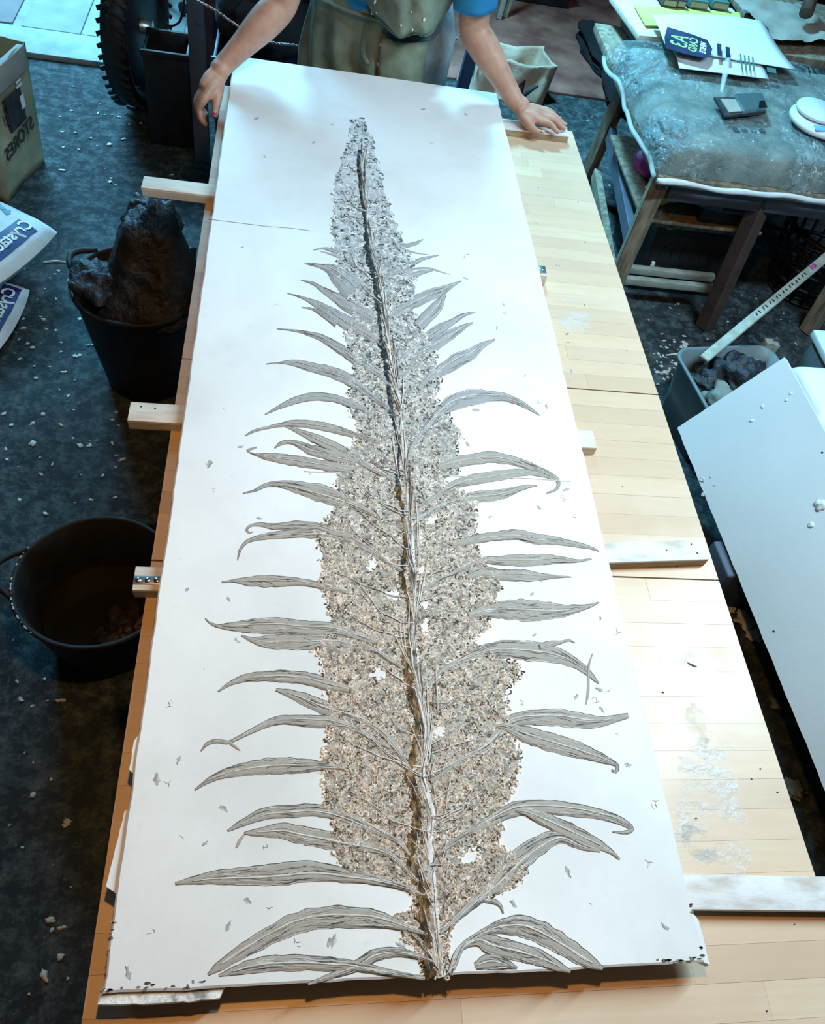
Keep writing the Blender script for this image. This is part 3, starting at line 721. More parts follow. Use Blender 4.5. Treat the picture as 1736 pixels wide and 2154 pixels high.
def palette(y):
    """ground tone of the cast by row: teal-grey at the tip, warm grey further down"""
    t = np.clip((y - 480) / 700, 0, 1)[..., None]
    return (1 - t) * np.array([.56, .58, .585]) + t * np.array([.57, .52, .455])

ROWS = [252, 420, 560, 690, 800, 920, 1040, 1150, 1260, 1370, 1480, 1590, 1700, 1800, 1900, 2056]
# curl templates: arc ridges with a tent section
def arc_template(ang, nseg, w, curl):
    P = []
    for i in range(nseg + 1):
        a = ang * i / nseg
        r = 1 - curl * i / nseg
        c = np.array([r * math.cos(a), r * math.sin(a)])
        d = c / np.linalg.norm(c)
        ww = w * (1 - .55 * (i / nseg) ** 2)
        P += [(*(c - d * ww), 0), (*(c), 1.0), (*(c + d * ww), 0)]
    P = np.array(P)
    F = []
    for i in range(nseg):
        a, b_ = 3 * i, 3 * i + 3
        F += [(a, a + 1, b_ + 1, b_), (a + 1, a + 2, b_ + 2, b_ + 1)]
    return P, np.array(F)
def sliver_template():
    P = np.array([(-1, 0, 0), (-.3, -.34, 0), (.5, -.3, 0), (1, 0, 0), (.5, .3, 0), (-.3, .34, 0), (-.2, 0, 1), (.5, 0, .9)])
    return P, [(0, 1, 6), (1, 2, 7, 6), (2, 3, 7), (3, 4, 7), (4, 5, 6, 7), (5, 0, 6)]
def dome_template():
    P = [(0, 0, 1)]; F = []
    for i, (r, z) in enumerate(((.6, .78), (1, 0))):
        for k in range(6):
            a = k * math.pi / 3; P.append((r * math.cos(a), r * math.sin(a), z))
    for k in range(6):
        k2 = (k + 1) % 6
        F += [(0, 1 + k, 1 + k2), (1 + k, 7 + k, 7 + k2, 1 + k2)]
    return np.array(P), F
TEMPL = [arc_template(4.4, 7, .34, .45), arc_template(2.6, 5, .36, .2), arc_template(1.5, 4, .42, 0.1), sliver_template(), dome_template()]
frng = np.random.default_rng(21)
for side in (0, 1):
    for r0, r1 in zip(ROWS[:-1], ROWS[1:]):
        V_ = []; F_ = []; C_ = []
        nv = 0
        # ground of the cluster
        ny = int((r1 - r0) / 3) + 1; nx = 44
        gy = np.linspace(r0, r1, ny)
        gx = np.empty((ny, nx))
        for i, y in enumerate(gy):
            e = lbx(y) if side == 0 else rbx(y)
            e += 5 * fnoise(y * .11, side * 7) + 4 * fnoise(y * .35, side * 7 + 3)
            gx[i] = np.linspace(stx(y) + (2 if side == 0 else -2), e, nx)
        GY = np.repeat(gy[:, None], nx, 1)
        P = at_many(gx, GY, ZS)
        hh = np.array([[.0005 + .0012 * max(0, fnoise(x * .09, y * .09, 2) + .35) for x, y in zip(a, b_)] for a, b_ in zip(gx, GY)])
        hh[:, -1] = -.0004; hh[:, -2] *= .7
        P[..., 2] = ZS + hh
        base = palette(GY)
        n1 = np.array([[fnoise(x * .055, y * .055, 5) for x, y in zip(a, b_)] for a, b_ in zip(gx, GY)])
        n2 = np.array([[fnoise(x * .21, y * .21, 8) for x, y in zip(a, b_)] for a, b_ in zip(gx, GY)])
        shade = np.clip(.60 + .36 * n1 + .60 * n2, .12, 1.05)  # crevice shade between the florets put into the ground colour
        tipw = np.clip((560 - GY) / 200, 0, 1)
        cc_ = base * shade[..., None] * (1 - tipw[..., None]) + tipw[..., None] * np.array([.66, .69, .71]) * np.clip(.85 + .5 * n2, .4, 1.05)[..., None]
        keep = ~in_hole(gx, GY)
        V_ += [sl(*q) for q in P.reshape(-1, 3)]; C_ += cc_.reshape(-1, 3).tolist()
        for i in range(ny - 1):
            for j in range(nx - 1):
                if keep[i, j] and keep[i + 1, j] and keep[i, j + 1] and keep[i + 1, j + 1]:
                    F_.append((i * nx + j, i * nx + j + 1, (i + 1) * nx + j + 1, (i + 1) * nx + j))
        nv = len(V_)
        # florets
        area = np.abs(gx[:, -1] - gx[:, 0]).mean() * (r1 - r0)
        N = int(area / (34 if r1 > 600 else 48))
        fy = frng.uniform(r0, r1, N)
        u = frng.uniform(0.03, 1.03, N)
        ed = lbx(fy) if side == 0 else rbx(fy)
        fx = stx(fy) + (ed - stx(fy)) * u
        ok = ~in_hole(fx, fy, .8)
        fx, fy, u = fx[ok], fy[ok], u[ok]
        PP = at_many(fx, fy, ZS); PX = at_many(fx + 1, fy, ZS)
        mpp = np.linalg.norm(PX - PP, axis=1)
        order = frng.permutation(len(fx))
        for i in order:
            rv = frng.random()
            tip = np.clip((600 - fy[i]) / 200, 0, 1)
            if tip > .2: rv *= .62
            kind = 0 if rv < .30 else 1 if rv < .52 else 2 if rv < .68 else 3 if rv < .88 else 4
            T, TF = TEMPL[kind]
            size = mpp[i] * (frng.uniform(3.4, 6.2) if kind < 3 else frng.uniform(3.2, 6.0) if kind == 3 else frng.uniform(1.8, 3.6))
            if fy[i] > 1000 and kind < 4: size *= 1.06
            rot = frng.uniform(0, 6.283)
            if kind == 3:
                rot = (math.pi * .75 if side == 0 else math.pi * .25) + frng.normal(0, .7)
            cs, sn = math.cos(rot), math.sin(rot)
            hgt = min(size * .6, .0021) * frng.uniform(.6, 1.1)
            base_c = palette(np.array(fy[i]))
            q = frng.random()
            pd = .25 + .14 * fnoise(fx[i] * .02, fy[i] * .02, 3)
            if q < pd:            # dark pits: leftover clay plus hollow shade put into the colour
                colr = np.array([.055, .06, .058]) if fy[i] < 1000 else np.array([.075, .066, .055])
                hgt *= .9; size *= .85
            elif q < pd + .13:
                colr = np.array([.80, .79, .775])
            else:
                colr = base_c * frng.uniform(.85, 1.28)
            if tip > 0 and q >= pd and frng.random() < tip * .8:
                colr = np.array([.14, .18, .19]) * frng.uniform(.7, 2.4) if frng.random() < .55 else np.array([.70, .73, .75])
                size *= 1.12
            x = T[:, 0] * cs - T[:, 1] * sn; y = T[:, 0] * sn + T[:, 1] * cs
            zb = ZS + .0010
            pts = np.stack([PP[i, 0] + x * size, PP[i, 1] - 1.1 + y * size, np.where(T[:, 2] > 0, zb - ZS + T[:, 2] * hgt, -.0003)], 1)
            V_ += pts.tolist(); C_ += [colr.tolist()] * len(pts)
            F_ += [tuple(int(z) + nv for z in f) for f in TF]
            nv += len(pts)
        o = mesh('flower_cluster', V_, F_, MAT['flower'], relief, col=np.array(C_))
        o['kind'] = 'stuff'

# stem: pale ribbed ridge, dark clay and brown sap stain beside it
def px_band(name, pts, mat, parent, h, n=200, NA=9, rough=.0008, zoff=0.0, sd=0):
    C_ = catmull(pts, n)
    tn = np.gradient(C_[:, :2], axis=0); tn /= np.linalg.norm(tn, axis=1)[:, None] + 1e-9
    nr = np.stack([-tn[:, 1], tn[:, 0]], 1)
    g = []
    for i in range(n):
        for v in np.linspace(-1, 1, NA):
            w = max(C_[i, 2], 1) / 2 * max(.12, 1 + (.35 if sd > 3 else 1.1) * fnoise(i * .31, 2 if v > 0 else 7, sd))
            p = at(*(C_[i, :2] + nr[i] * w * v), ZS)
            p[2] = ZS + zoff + (h * (1 - v * v) ** .5 + rough * fnoise(i * .8, v * 3, sd)) if abs(v) < 1 else ZS - .0004
            g.append(sl(*p))
    F = [(i * NA + j, i * NA + j + 1, (i + 1) * NA + j + 1, (i + 1) * NA + j) for i in range(n - 1) for j in range(NA - 1)]
    return mesh(name, g, F, mat, parent)
k = DARK[:, 1] < 1060
px_band('dark_clay_streak', DARK[k] * [1, 1, .9], MAT['stain_dark'], relief, .0036, sd=1)
px_band('brown_sap_stain', DARK[DARK[:, 1] > 1015] * [1, 1, 1.2], MAT['stain'], relief, .0034, sd=2)
px_band('brown_sap_stain', DARK2, MAT['stain'], relief, .0036, n=40, sd=3)
sw = np.interp(STEM[:, 1], [262, 600, 1000, 1500, 2056], [4, 5, 7, 11, 26])
MAT['stemcast'] = mat_noise('stem_cast', (0.40, 0.385, 0.365), (0.74, 0.72, 0.70), 90, 0.85, 0.7, 110, lo=.36, hi=.56, stretch=(1.6, .5, 1), bdist=.004)
px_band('stem', np.hstack([STEM, sw[:, None]]), MAT['stemcast'], relief, .0026, n=320, rough=.0016, sd=4)
# loose fibres and stalks twisting along the stem
srng = np.random.default_rng(17)
fp_, fd_ = [], []
for k in range(230):
    y0_ = srng.uniform(300, 2040); ln = srng.uniform(25, 95) * (.6 + y0_ / 2200)
    ys = np.linspace(y0_, min(2054, y0_ + ln), 9)
    spread = np.interp(y0_, [262, 700, 1200, 1700, 2056], [4, 8, 14, 24, 26])
    o0 = srng.normal(0, spread); o1 = o0 * srng.uniform(-.2, .7)
    xs = stx(ys) + np.linspace(o0, o1, 9) + [2.5 * fnoise(k * 3.1, q * .5) for q in range(9)]
    P = at_many(xs, ys, ZS); P[:, 2] = .0022 + .0016 * srng.random()
    P[:, 1] -= 1.1
    mpp = np.interp(y0_, [262, 2056], [.0013, .0006])
    (fp_ if srng.random() < .66 else fd_).append(tube_data(P, mpp * srng.uniform(.7, 1.7) * np.sin(np.linspace(.35, 2.8, 9)), 5))
for nm, lst, mm in (('stem_fibres', fp_, 'rib'), ('dark_stem_grooves', fd_, 'residue_shade')):
    V_, F_ = merge(lst); o = mesh(nm, V_, F_, MAT[mm], relief); o['kind'] = 'stuff'

# flower stalks fanning out of the stem through the clusters
sp_, sd_ = [], []
for k in range(64):
    side = -1 if k % 2 else 1
    y0_ = srng.uniform(420, 1900)
    reach = (stx(y0_) - lbx(y0_ - 40)) if side < 0 else (rbx(y0_ - 40) - stx(y0_))
    ln = reach * srng.uniform(.35, .95); rise = ln * srng.uniform(.35, .85) * (1 if y0_ > 900 else 1.1)
    t = np.linspace(0, 1, 11)
    xs = stx(y0_) + side * ln * t; ys = y0_ - rise * t ** srng.uniform(1.0, 2.4) + 9 * np.array([fnoise(k * 1.7, q * .45) for q in range(11)])
    P = at_many(xs, ys, ZS); P[:, 1] -= 1.1; P[:, 2] = .0026 + .0004 * srng.random()
    mpp = np.interp(y0_, [262, 2056], [.0013, .0006])
    r_ = mpp * srng.uniform(.7, 1.6) * np.linspace(1, .3, 11)
    sp_.append(tube_data(P, r_, 5, flat=.7))
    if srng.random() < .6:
        Q = P.copy(); Q[:, 1] -= r_ * 1.2; Q[:, 2] -= .0004; sd_.append(tube_data(Q, r_ * .5, 4))  # thin dark line along the near side of some stalks
for nm, lst, mm in (('flower_stalks', sp_, 'rib'), ('dark_beside_stalks', sd_, 'residue_shade')):
    V_, F_ = merge(lst); o = mesh(nm, V_, F_, MAT[mm], relief); o['kind'] = 'stuff'

# fallen petals and flecks pressed into the plaster
imp_meshes = []
for k in range(16):
    parts = []
    if k % 2:
        out = blob(0, 0, .0055 + .002 * random.random(), .0026 + .002 * random.random(), 14, .75, 90 + k)
        nb_ = len(out)
        parts.append(([(x, y, .0002) for x, y in out] + [(0, 0, .0005)], [(i, (i + 1) % nb_, nb_) for i in range(nb_)]))
        pts = [(x * .9, y * .9, .0003) for x, y in out[:random.randint(5, 9)]]
        parts.append(tube_data(pts, np.full(len(pts), .0004), 4))
    else:
        for q in range(random.randint(1, 3)):
            x0_, y0_, a0 = random.uniform(-.004, .004), random.uniform(-.004, .004), random.uniform(0, 6.28)
            pts = []
            for t in range(6):
                pts.append((x0_, y0_, .0002)); a0 += random.uniform(-.7, .7); x0_ += .0016 * math.cos(a0); y0_ += .0016 * math.sin(a0)
            parts.append(tube_data(pts, np.array([.2, .6, 1, .8, .5, .2]) * random.uniform(.0004, .0009), 5))
    V_, F_ = merge(parts)
    me = bpy.data.meshes.new('petal_imprint'); me.from_pydata(V_, [], F_); me.materials.append(MAT['imprint'])
    me.polygons.foreach_set('use_smooth', [True] * len(me.polygons)); imp_meshes.append(me)
FLECKS = [(1040,510),(985,535),(975,540),(1060,640),(1065,660),(1045,690),(1010,640),(980,585),(975,620),(1105,790),(1130,845),(1150,855),(1145,800),(1003,863),(975,920),(985,935),(1135,965),(1135,1068),(1030,1085),(1145,1000),(1190,1050),(1190,1030),(1210,1085),(1120,1250),(1140,1225),(1263,1300),(1296,1328),(1125,1335),(1200,1425),(1213,1465),(1258,1470),(1262,1450),(1272,1450),(1265,1492),(1102,1478),(1322,1610),(1375,1685),(1195,1835),(1300,1545),(1080,1900),(1240,1900),(1400,1950),(1368,1820),(510,520),(575,640),(505,940),(650,995),(440,975),(470,855),(480,1260),(495,1350),(395,1240),(360,1485),(375,1600),(450,1030),(545,1090),(430,1410),(470,1700),(350,1650),(330,1640),(380,1770),(430,1775),(560,1785),(520,1895),(560,1900),(480,1950),(640,1760),(700,1980),(620,1985),(270,2045),(320,1960),(890,230),(660,250),(700,262),(905,300),(660,300),(1000,330),(980,240),(560,330),(540,250),(620,320),(845,1990),(1190,700),(1200,780),(1172,560),(1128,470)]
for k, (fx, fy) in enumerate(FLECKS):
    p = at(fx, fy, ZS)
    o = bpy.data.objects.new('petal_imprint', imp_meshes[k % 16]); link(o, relief)
    o.location = sl(p[0], p[1], ZS)
    o.rotation_euler[2] = random.uniform(0, 6.28); s = random.uniform(.55, 1.25); o.scale = (s, s, 1)

# ------------------------------------------------------------------ person
person = thing('person', 'person in olive canvas apron and blue T-shirt steadying the slab with both hands', 'person', (0.02, 2.42, 0))
PO = np.array([0.02, 2.42, 0.0])
def loft(rings, seg=20):
    """rings: (centre, rx, ry) with horizontal ellipses"""
    V = []; F = []
    for (c, rx, ry) in rings:
        for k in range(seg):
            a = 2 * math.pi * k / seg
            V.append((c[0] + rx * math.cos(a), c[1] + ry * math.sin(a), c[2]))
    for i in range(len(rings) - 1):
        for k in range(seg):
            k2 = (k + 1) % seg
            F.append((i * seg + k, i * seg + k2, (i + 1) * seg + k2, (i + 1) * seg + k))
    F.append(tuple(reversed(range(seg)))); F.append(tuple((len(rings) - 1) * seg + k for k in range(seg)))
    return V, F
def smooth_tube(pts, r, n=24, seg=14, flat=1.0, up=(0, 0, 1)):
    d = catmull(np.hstack([np.asarray(pts, float), np.asarray(r, float)[:, None]]), n)
    return tube_data(d[:, :3], d[:, 3], seg, flat, up)
def ell(c, rx, ry, rz, n=12):
    V = []; F = []
    for i in range(n + 1):
        th = math.pi * (i + .001) / (n + .002)
        for k in range(2 * n):
            ph = math.pi * k / n
            V.append((c[0] + rx * math.sin(th) * math.cos(ph), c[1] + ry * math.sin(th) * math.sin(ph), c[2] + rz * math.cos(th)))
    m_ = 2 * n
    for i in range(n):
        for k in range(m_):
            k2 = (k + 1) % m_
            F.append((i * m_ + k, (i + 1) * m_ + k, (i + 1) * m_ + k2, i * m_ + k2))
    return V, F

# joints
SHR, ELR, WRR = (0.215, 2.235, 1.27), (0.272, 2.235, 0.955), (0.418, 2.150, 0.818)
SHL, ELL, WRL = (-0.135, 2.235, 1.27), (-0.252, 2.185, 0.965), (-0.397, 2.085, 0.837)
torso = [((.02, 2.42, .80), .155, .115), ((.02, 2.42, .88), .170, .120), ((.02, 2.41, .96), .155, .110), ((.03, 2.38, 1.04), .138, .100),
         ((.04, 2.33, 1.13), .150, .105), ((.04, 2.28, 1.22), .160, .108), ((.04, 2.24, 1.29), .150, .095), ((.04, 2.21, 1.34), .085, .07)]
def limb(a, e, w, r):
    a, e, w = map(np.array, (a, e, w))
    pts = [a, a * .5 + e * .5, a * .12 + e * .88, e, e * .80 + w * .20, e * .62 + w * .38, e * .3 + w * .7, w]
    return smooth_tube(pts, r, 40, 16)
armR = [.052, .045, .041, .041, .043, .040, .031, .0255]
parts = [loft(torso), limb(SHR, ELR, WRR, armR), limb(SHL, ELL, WRL, armR)]
parts += [ell(SHR, .056, .056, .056), ell(SHL, .056, .056, .056), ell(np.array(WRR) + [.010, -.002, -.003], .030, .0265, .0245), ell(np.array(WRL) + [-.004, -.008, -.003], .0265, .029, .0255)]
parts += [smooth_tube([(.04, 2.22, 1.32), (.04, 2.18, 1.38), (.04, 2.14, 1.43)], [.055, .05, .05])]
# head bowed over the work
HC = np.array([.04, 2.09, 1.50])
parts += [ell(HC, .075, .092, .105), ell(HC + [0, -.035, -.055], .052, .055, .055), ell(HC + [0, -.096, -.012], .012, .016, .020), ell(HC + [0, -.088, .008], .011, .012, .03),
          ell(HC + [.078, .005, -.005], .010, .018, .030), ell(HC + [-.078, .005, -.005], .010, .018, .030), ell(HC + [0, -.082, -.055], .024, .012, .008)]
# legs
for sx in (-1, 1):
    parts.append(smooth_tube([(.02 + sx * .085, 2.42, .86), (.02 + sx * .09, 2.43, .66), (.02 + sx * .095, 2.44, .47), (.02 + sx * .095, 2.46, .27), (.02 + sx * .095, 2.47, .08)], [.092, .078, .056, .050, .036], 30))
    parts.append(smooth_tube([(.02 + sx * .095, 2.49, .045), (.02 + sx * .10, 2.42, .04), (.02 + sx * .105, 2.33, .03), (.02 + sx * .105, 2.27, .025)], [.04, .042, .038, .022], 20))
# right hand in the picture: flat on the batten, fingers pointing away from the slab
def finger(pts, r, n=18): return smooth_tube(pts, r, n, 10)
z0 = ZB
KN = [(.498, 2.168, z0 + .028), (.505, 2.146, z0 + .029), (.503, 2.124, z0 + .028), (.494, 2.104, z0 + .025)]
TIPS = [(.560, 2.156, z0 + .012), (.574, 2.128, z0 + .011), (.570, 2.104, z0 + .011), (.546, 2.080, z0 + .011)]
for q, (kn, tp) in enumerate(zip(KN, TIPS)):
    kn, tp = np.array(kn), np.array(tp); w = np.array([.440, 2.150 - q * .010, z0 + .032])
    mid = kn * .55 + tp * .45 + [0, 0, .008]; d3 = kn * .25 + tp * .75 + [0, 0, .003]
    parts.append(finger([w, w * .5 + kn * .5 + [0, 0, .003], kn, mid, d3, tp], [.014, .0135, .0110, .0092, .0083, .0068]))
parts.append(smooth_tube([WRR, (.440, 2.146, z0 + .036), (.470, 2.138, z0 + .028), (.496, 2.134, z0 + .022)], [.025, .027, .030, .026], 20, 16, flat=.62))
parts.append(finger([(.432, 2.128, z0 + .030), (.450, 2.098, z0 + .020), (.474, 2.078, z0 + .010), (.497, 2.068, z0 + .010)], [.016, .0145, .0105, .0078]))
# left hand in the picture: closed over the table edge, thumb on top
for q in range(4):
    y = 2.046 - q * .0172; s = (0, .004, .002, -.004)[q]
    kn = np.array([-.442 - s, y, ZT + .043 - abs(q - 1.3) * .002])
    w = np.array([-.404, 2.078 - q * .012, ZT + .070])
    parts.append(finger([w, w * .5 + kn * .5 + [0, 0, .006], kn, kn + [-.013, -.004, -.022], kn + [-.008, -.006, -.046], kn + [.008, -.007, -.062]], [.014, .0135, .0115, .0098, .0088, .0075]))
parts.append(smooth_tube([WRL, (-.406, 2.068, ZT + .074), (-.421, 2.046, ZT + .062), (-.434, 2.022, ZT + .049)], [.0255, .027, .029, .025], 20, 16, flat=.66, up=(1, 0, 1)))
parts.append(finger([(-.401, 2.060, ZT + .066), (-.404, 2.020, ZT + .046), (-.406, 1.992, ZT + .028), (-.4075, 1.964, ZT + .016)], [.016, .0150, .0110, .0085]))
V_, F_ = merge(parts)
V_ = [tuple(np.array(v) - PO) for v in V_]
raw = mesh('body', V_, F_, MAT['skin'], person)
md = raw.modifiers.new('remesh', 'REMESH'); md.mode = 'VOXEL'; md.voxel_size = 0.0036
md2 = raw.modifiers.new('smooth', 'SMOOTH'); md2.factor = .5; md2.iterations = 8
dg = bpy.context.evaluated_depsgraph_get(); dg.update()
me2 = bpy.data.meshes.new_from_object(raw.evaluated_get(dg))
raw.modifiers.clear(); raw.data = me2
me2.polygons.foreach_set('use_smooth', [True] * len(me2.polygons))
if not me2.materials: me2.materials.append(MAT['skin'])
raw['label'] = 'bare forearms and hands with light skin'

def local(pts): return [tuple(np.array(p) - PO) for p in pts]
def pmesh(name, data, mat, parent=person, **k):
    v, f = data
    return mesh(name, local(v), f, mat, parent, **k)
# nails
def nail(c, r, d, parent=raw, mm='barenail'):
    v, f = ell((0, 0, 0), r * .75, r * 1.05, r * .28, 6)
    o = mesh('nail', v, f, MAT[mm], parent)
    o.location = np.array(c) - PO; o.rotation_euler = d
nail((-.4075, 1.9655, ZT + .0235), .0085, (.45, 0, -.2), mm='nail')
for tp in TIPS: nail((tp[0] - .003, tp[1], tp[2] + .0062), .0062, (0, .2, -1.8))
nail((.494, 2.069, z0 + .0168), .0068, (0, .15, -1.2))
# face details and hair
for sx in (-1, 1):
    o = mesh('eye', *ell((0, 0, 0), .011, .006, .006, 8), MAT['whiteink'], raw); o.location = HC + [sx * .03, -.085, .008] - PO
    o = mesh('eyebrow', *smooth_tube([(-.014, 0, 0), (0, -.003, .004), (.014, 0, 0)], [.003, .004, .002], 8, 6), MAT['hair'], raw); o.location = HC + [sx * .03, -.086, .028] - PO
hv, hf = ell(HC + [0, .014, .012], .086, .100, .110, 16)
hv = [tuple(np.array(v) + np.array([0, .012 if v[1] < HC[1] - .05 and v[2] < HC[2] + .05 else 0, 0])) for v in hv]
hv = [v if not (v[1] < HC[1] - .02 and v[2] < HC[2] + .045) else tuple(HC + (np.array(v) - HC) * .80) for v in hv]
pmesh('hair', (hv, hf), MAT['hair'])
pmesh('hair_bun', ell(HC + [0, .10, .03], .045, .04, .045), MAT['hair'])
# T-shirt: torso shell plus sleeves ending above the elbow
shirt_parts = [loft([((.02, 2.405, .935), .172, .128), ((.02, 2.385, .99), .163, .125), ((.03, 2.36, 1.05), .158, .125), ((.04, 2.32, 1.13), .166, .123), ((.04, 2.275, 1.22), .176, .124), ((.04, 2.235, 1.30), .165, .108), ((.04, 2.215, 1.35), .075, .07)], 40)]
for sh, el in ((SHR, ELR), (SHL, ELL)):
    sh, el = np.array(sh), np.array(el)
    hem = sh * .19 + el * .81
    shirt_parts.append(smooth_tube([sh + (sh - el) * .05, sh * .6 + el * .4, sh * .35 + el * .65, hem], [.062, .060, .060, .059], 20, 20))
shv, shf = merge(shirt_parts)
shv = [tuple(np.array(v) + .005 * np.array([fnoise(v[0] * 22, v[1] * 22, v[2] * 30), fnoise(v[0] * 22 + 9, v[1] * 22, v[2] * 30), 0])) for v in shv]
pmesh('t_shirt', (shv, shf), MAT['shirt'])
jparts = [loft([((.055, 2.40, .72), .196, .125), ((.055, 2.40, .86), .200, .130), ((.045, 2.41, .965), .178, .122)], 32)]
for sx in (-1, 1):
    jparts.append(smooth_tube([(.02 + sx * .088, 2.42, .84), (.02 + sx * .094, 2.43, .66), (.02 + sx * .098, 2.44, .47), (.02 + sx * .098, 2.46, .27), (.02 + sx * .098, 2.47, .05)], [.102, .090, .070, .066, .064], 30, 18))
pmesh('jeans', merge(jparts), MAT['jeans'])
for sx in (-1, 1):
    pmesh('shoe', smooth_tube([(.02 + sx * .096, 2.51, .045), (.02 + sx * .10, 2.42, .045), (.02 + sx * .105, 2.33, .036), (.02 + sx * .105, 2.255, .03)], [.043, .047, .043, .028], 20), MAT['rubber'])
# apron skirt: wrapped sheet with hanging folds
nu, nvv = 72, 40
V_ = []; F_ = []
for i in range(nvv):
    t = i / (nvv - 1); z = 1.005 - t * .50
    hw_ = .172 + .040 * min(1, t * 2.2)
    for j in range(nu):
        u = -1 + 2 * j / (nu - 1)
        ang = u * (1.42 if u < 0 else 1.10)
        fold = (.006 + .012 * t) * math.sin(u * 15 + 2.5 * math.sin(z * 9 + u * 2)) * (1 if u < .25 else .45) + .006 * fnoise(u * 6, z * 14)
        x = .012 + (hw_ + fold * .4) * math.sin(ang)
        y = 2.405 - (.125 + .035 * t + fold) * math.cos(ang)
        V_.append((x, y, z))
for i in range(nvv - 1):
    for j in range(nu - 1):
        F_.append((i * nu + j, (i + 1) * nu + j, (i + 1) * nu + j + 1, i * nu + j + 1))
apron = pmesh('apron', (V_, F_), MAT['apron'])
md = apron.modifiers.new('thick', 'SOLIDIFY'); md.thickness = .003
# bib: hangs forward in a pouch over the waist tie
V_ = []; F_ = []; nu, nvv = 48, 30
for i in range(nvv):
    t = i / (nvv - 1)
    for j in range(nu):
        u = -1 + 2 * j / (nu - 1)
        hem_z = .936 + .016 * u * u + .042 * u ** 4 + .004 * math.sin(u * 9)
        z = 1.24 * (1 - t) + hem_z * t
        x = .074 + (.132 + .015 * (1 - t)) * u + .010 * t
        y = 2.172 - .055 * (1 - u * u) * math.sin(min(1, t * 1.1) * 2.0) + .10 * abs(u) ** 2.4 + .035 * max(0, t - .93) / .07 + .008 * math.sin(u * 11 + z * 20) + .009 * fnoise(u * 5, z * 30) + .02 * (1.1 - z) - .03 * (z - 1.1 if z > 1.1 else 0)
        V_.append((x, y + .03, z))
for i in range(nvv - 1):
    for j in range(nu - 1):
        F_.append((i * nu + j, (i + 1) * nu + j, (i + 1) * nu + j + 1, i * nu + j + 1))
bib = pmesh('bib', (V_, F_), MAT['apron'], apron)
md = bib.modifiers.new('thick', 'SOLIDIFY'); md.thickness = .004
pmesh('bib_hem', smooth_tube([V_[(nvv - 1) * nu + j] for j in range(0, nu, 4)] + [V_[-1]], [.004] * 13, 40, 8), MAT['apron'], apron)
pmesh('waist_tie', smooth_tube([(-.16, 2.30, .955), (-.06, 2.262, .945), (.05, 2.255, .938), (.15, 2.27, .945), (.19, 2.32, .955)], [.010] * 5, 30, 8, flat=.4), MAT['apron'], apron)
pmesh('strap_loop', smooth_tube([(-.020, 2.252, .93), (-.026, 2.242, .89), (-.024, 2.240, .855), (-.008, 2.240, .826)], [.008] * 4, 24, 8, flat=.3), MAT['apron'], apron)
V_ = []; F_ = []
for i in range(12):
    for j in range(16):
        u, t = j / 15, i / 11
        V_.append((.025 + .135 * u, 2.250 - .012 * math.sin(u * 3.14) + .006 * fnoise(u * 4, t * 4) + .055 * max(0, u - .45) ** 1.5, .895 - .16 * t))
for i in range(11):
    for j in range(15): F_.append((i * 16 + j, (i + 1) * 16 + j, (i + 1) * 16 + j + 1, i * 16 + j + 1))
o = pmesh('pocket', (V_, F_), MAT['apron'], apron); o.modifiers.new('thick', 'SOLIDIFY').thickness = .006
for k in range(18):
    x = random.uniform(-.02, .17); z = random.uniform(.80, 1.02)
    y = 2.135 if z > .945 else 2.238
    r = random.uniform(.0015, .0038)
    o = crumple('plaster_splash', (0, 0, 0), r, MAT['splash'], k * 1.3, apron, flat=1.6, amp=.6, n=6)
    # seat each splash on the cloth in front of it
    tgt = bib if z > .945 else apron
    co = None
    for src in ((bib, apron) if z > .945 else (apron,)):
        best = min((np.hypot(v.co.x + PO[0] - x, v.co.z - z), v.co.y + PO[1]) for v in src.data.vertices)
        if best[0] < .02: co = best[1]; break
    o.location = np.array([x, (co if co else y) - .002, z]) - PO
    o.scale = (1, .35, 1)

# ------------------------------------------------------------------ braided cord behind the person
cpts = [atY(415, 2, 2.74), atY(450, 20, 2.72), atY(490, 48, 2.70), atY(535, 78, 2.68), atY(580, 91, 2.66), atY(640, 97, 2.62), atY(720, 110, 2.60), atY(850, 112, 2.60), atY(922, 100, 2.58), atY(955, 85, 2.56), atY(985, 58, 2.54), atY(1010, 20, 2.52)]
cc2 = catmull(cpts, 160)
parts = []
for ph in (0, math.pi):
    q = cc2 + np.stack([np.zeros(160), .0022 * np.cos(np.arange(160) * 1.3 + ph), .0022 * np.sin(np.arange(160) * 1.3 + ph)], 1)
    parts.append(tube_data(q, np.full(160, .0026), 6))
V_, F_ = merge(parts)
o = mesh('braided_cord', V_, F_, MAT['cord']); tag(o, 'thin pink and white braided cord hanging behind the apron', 'cord')

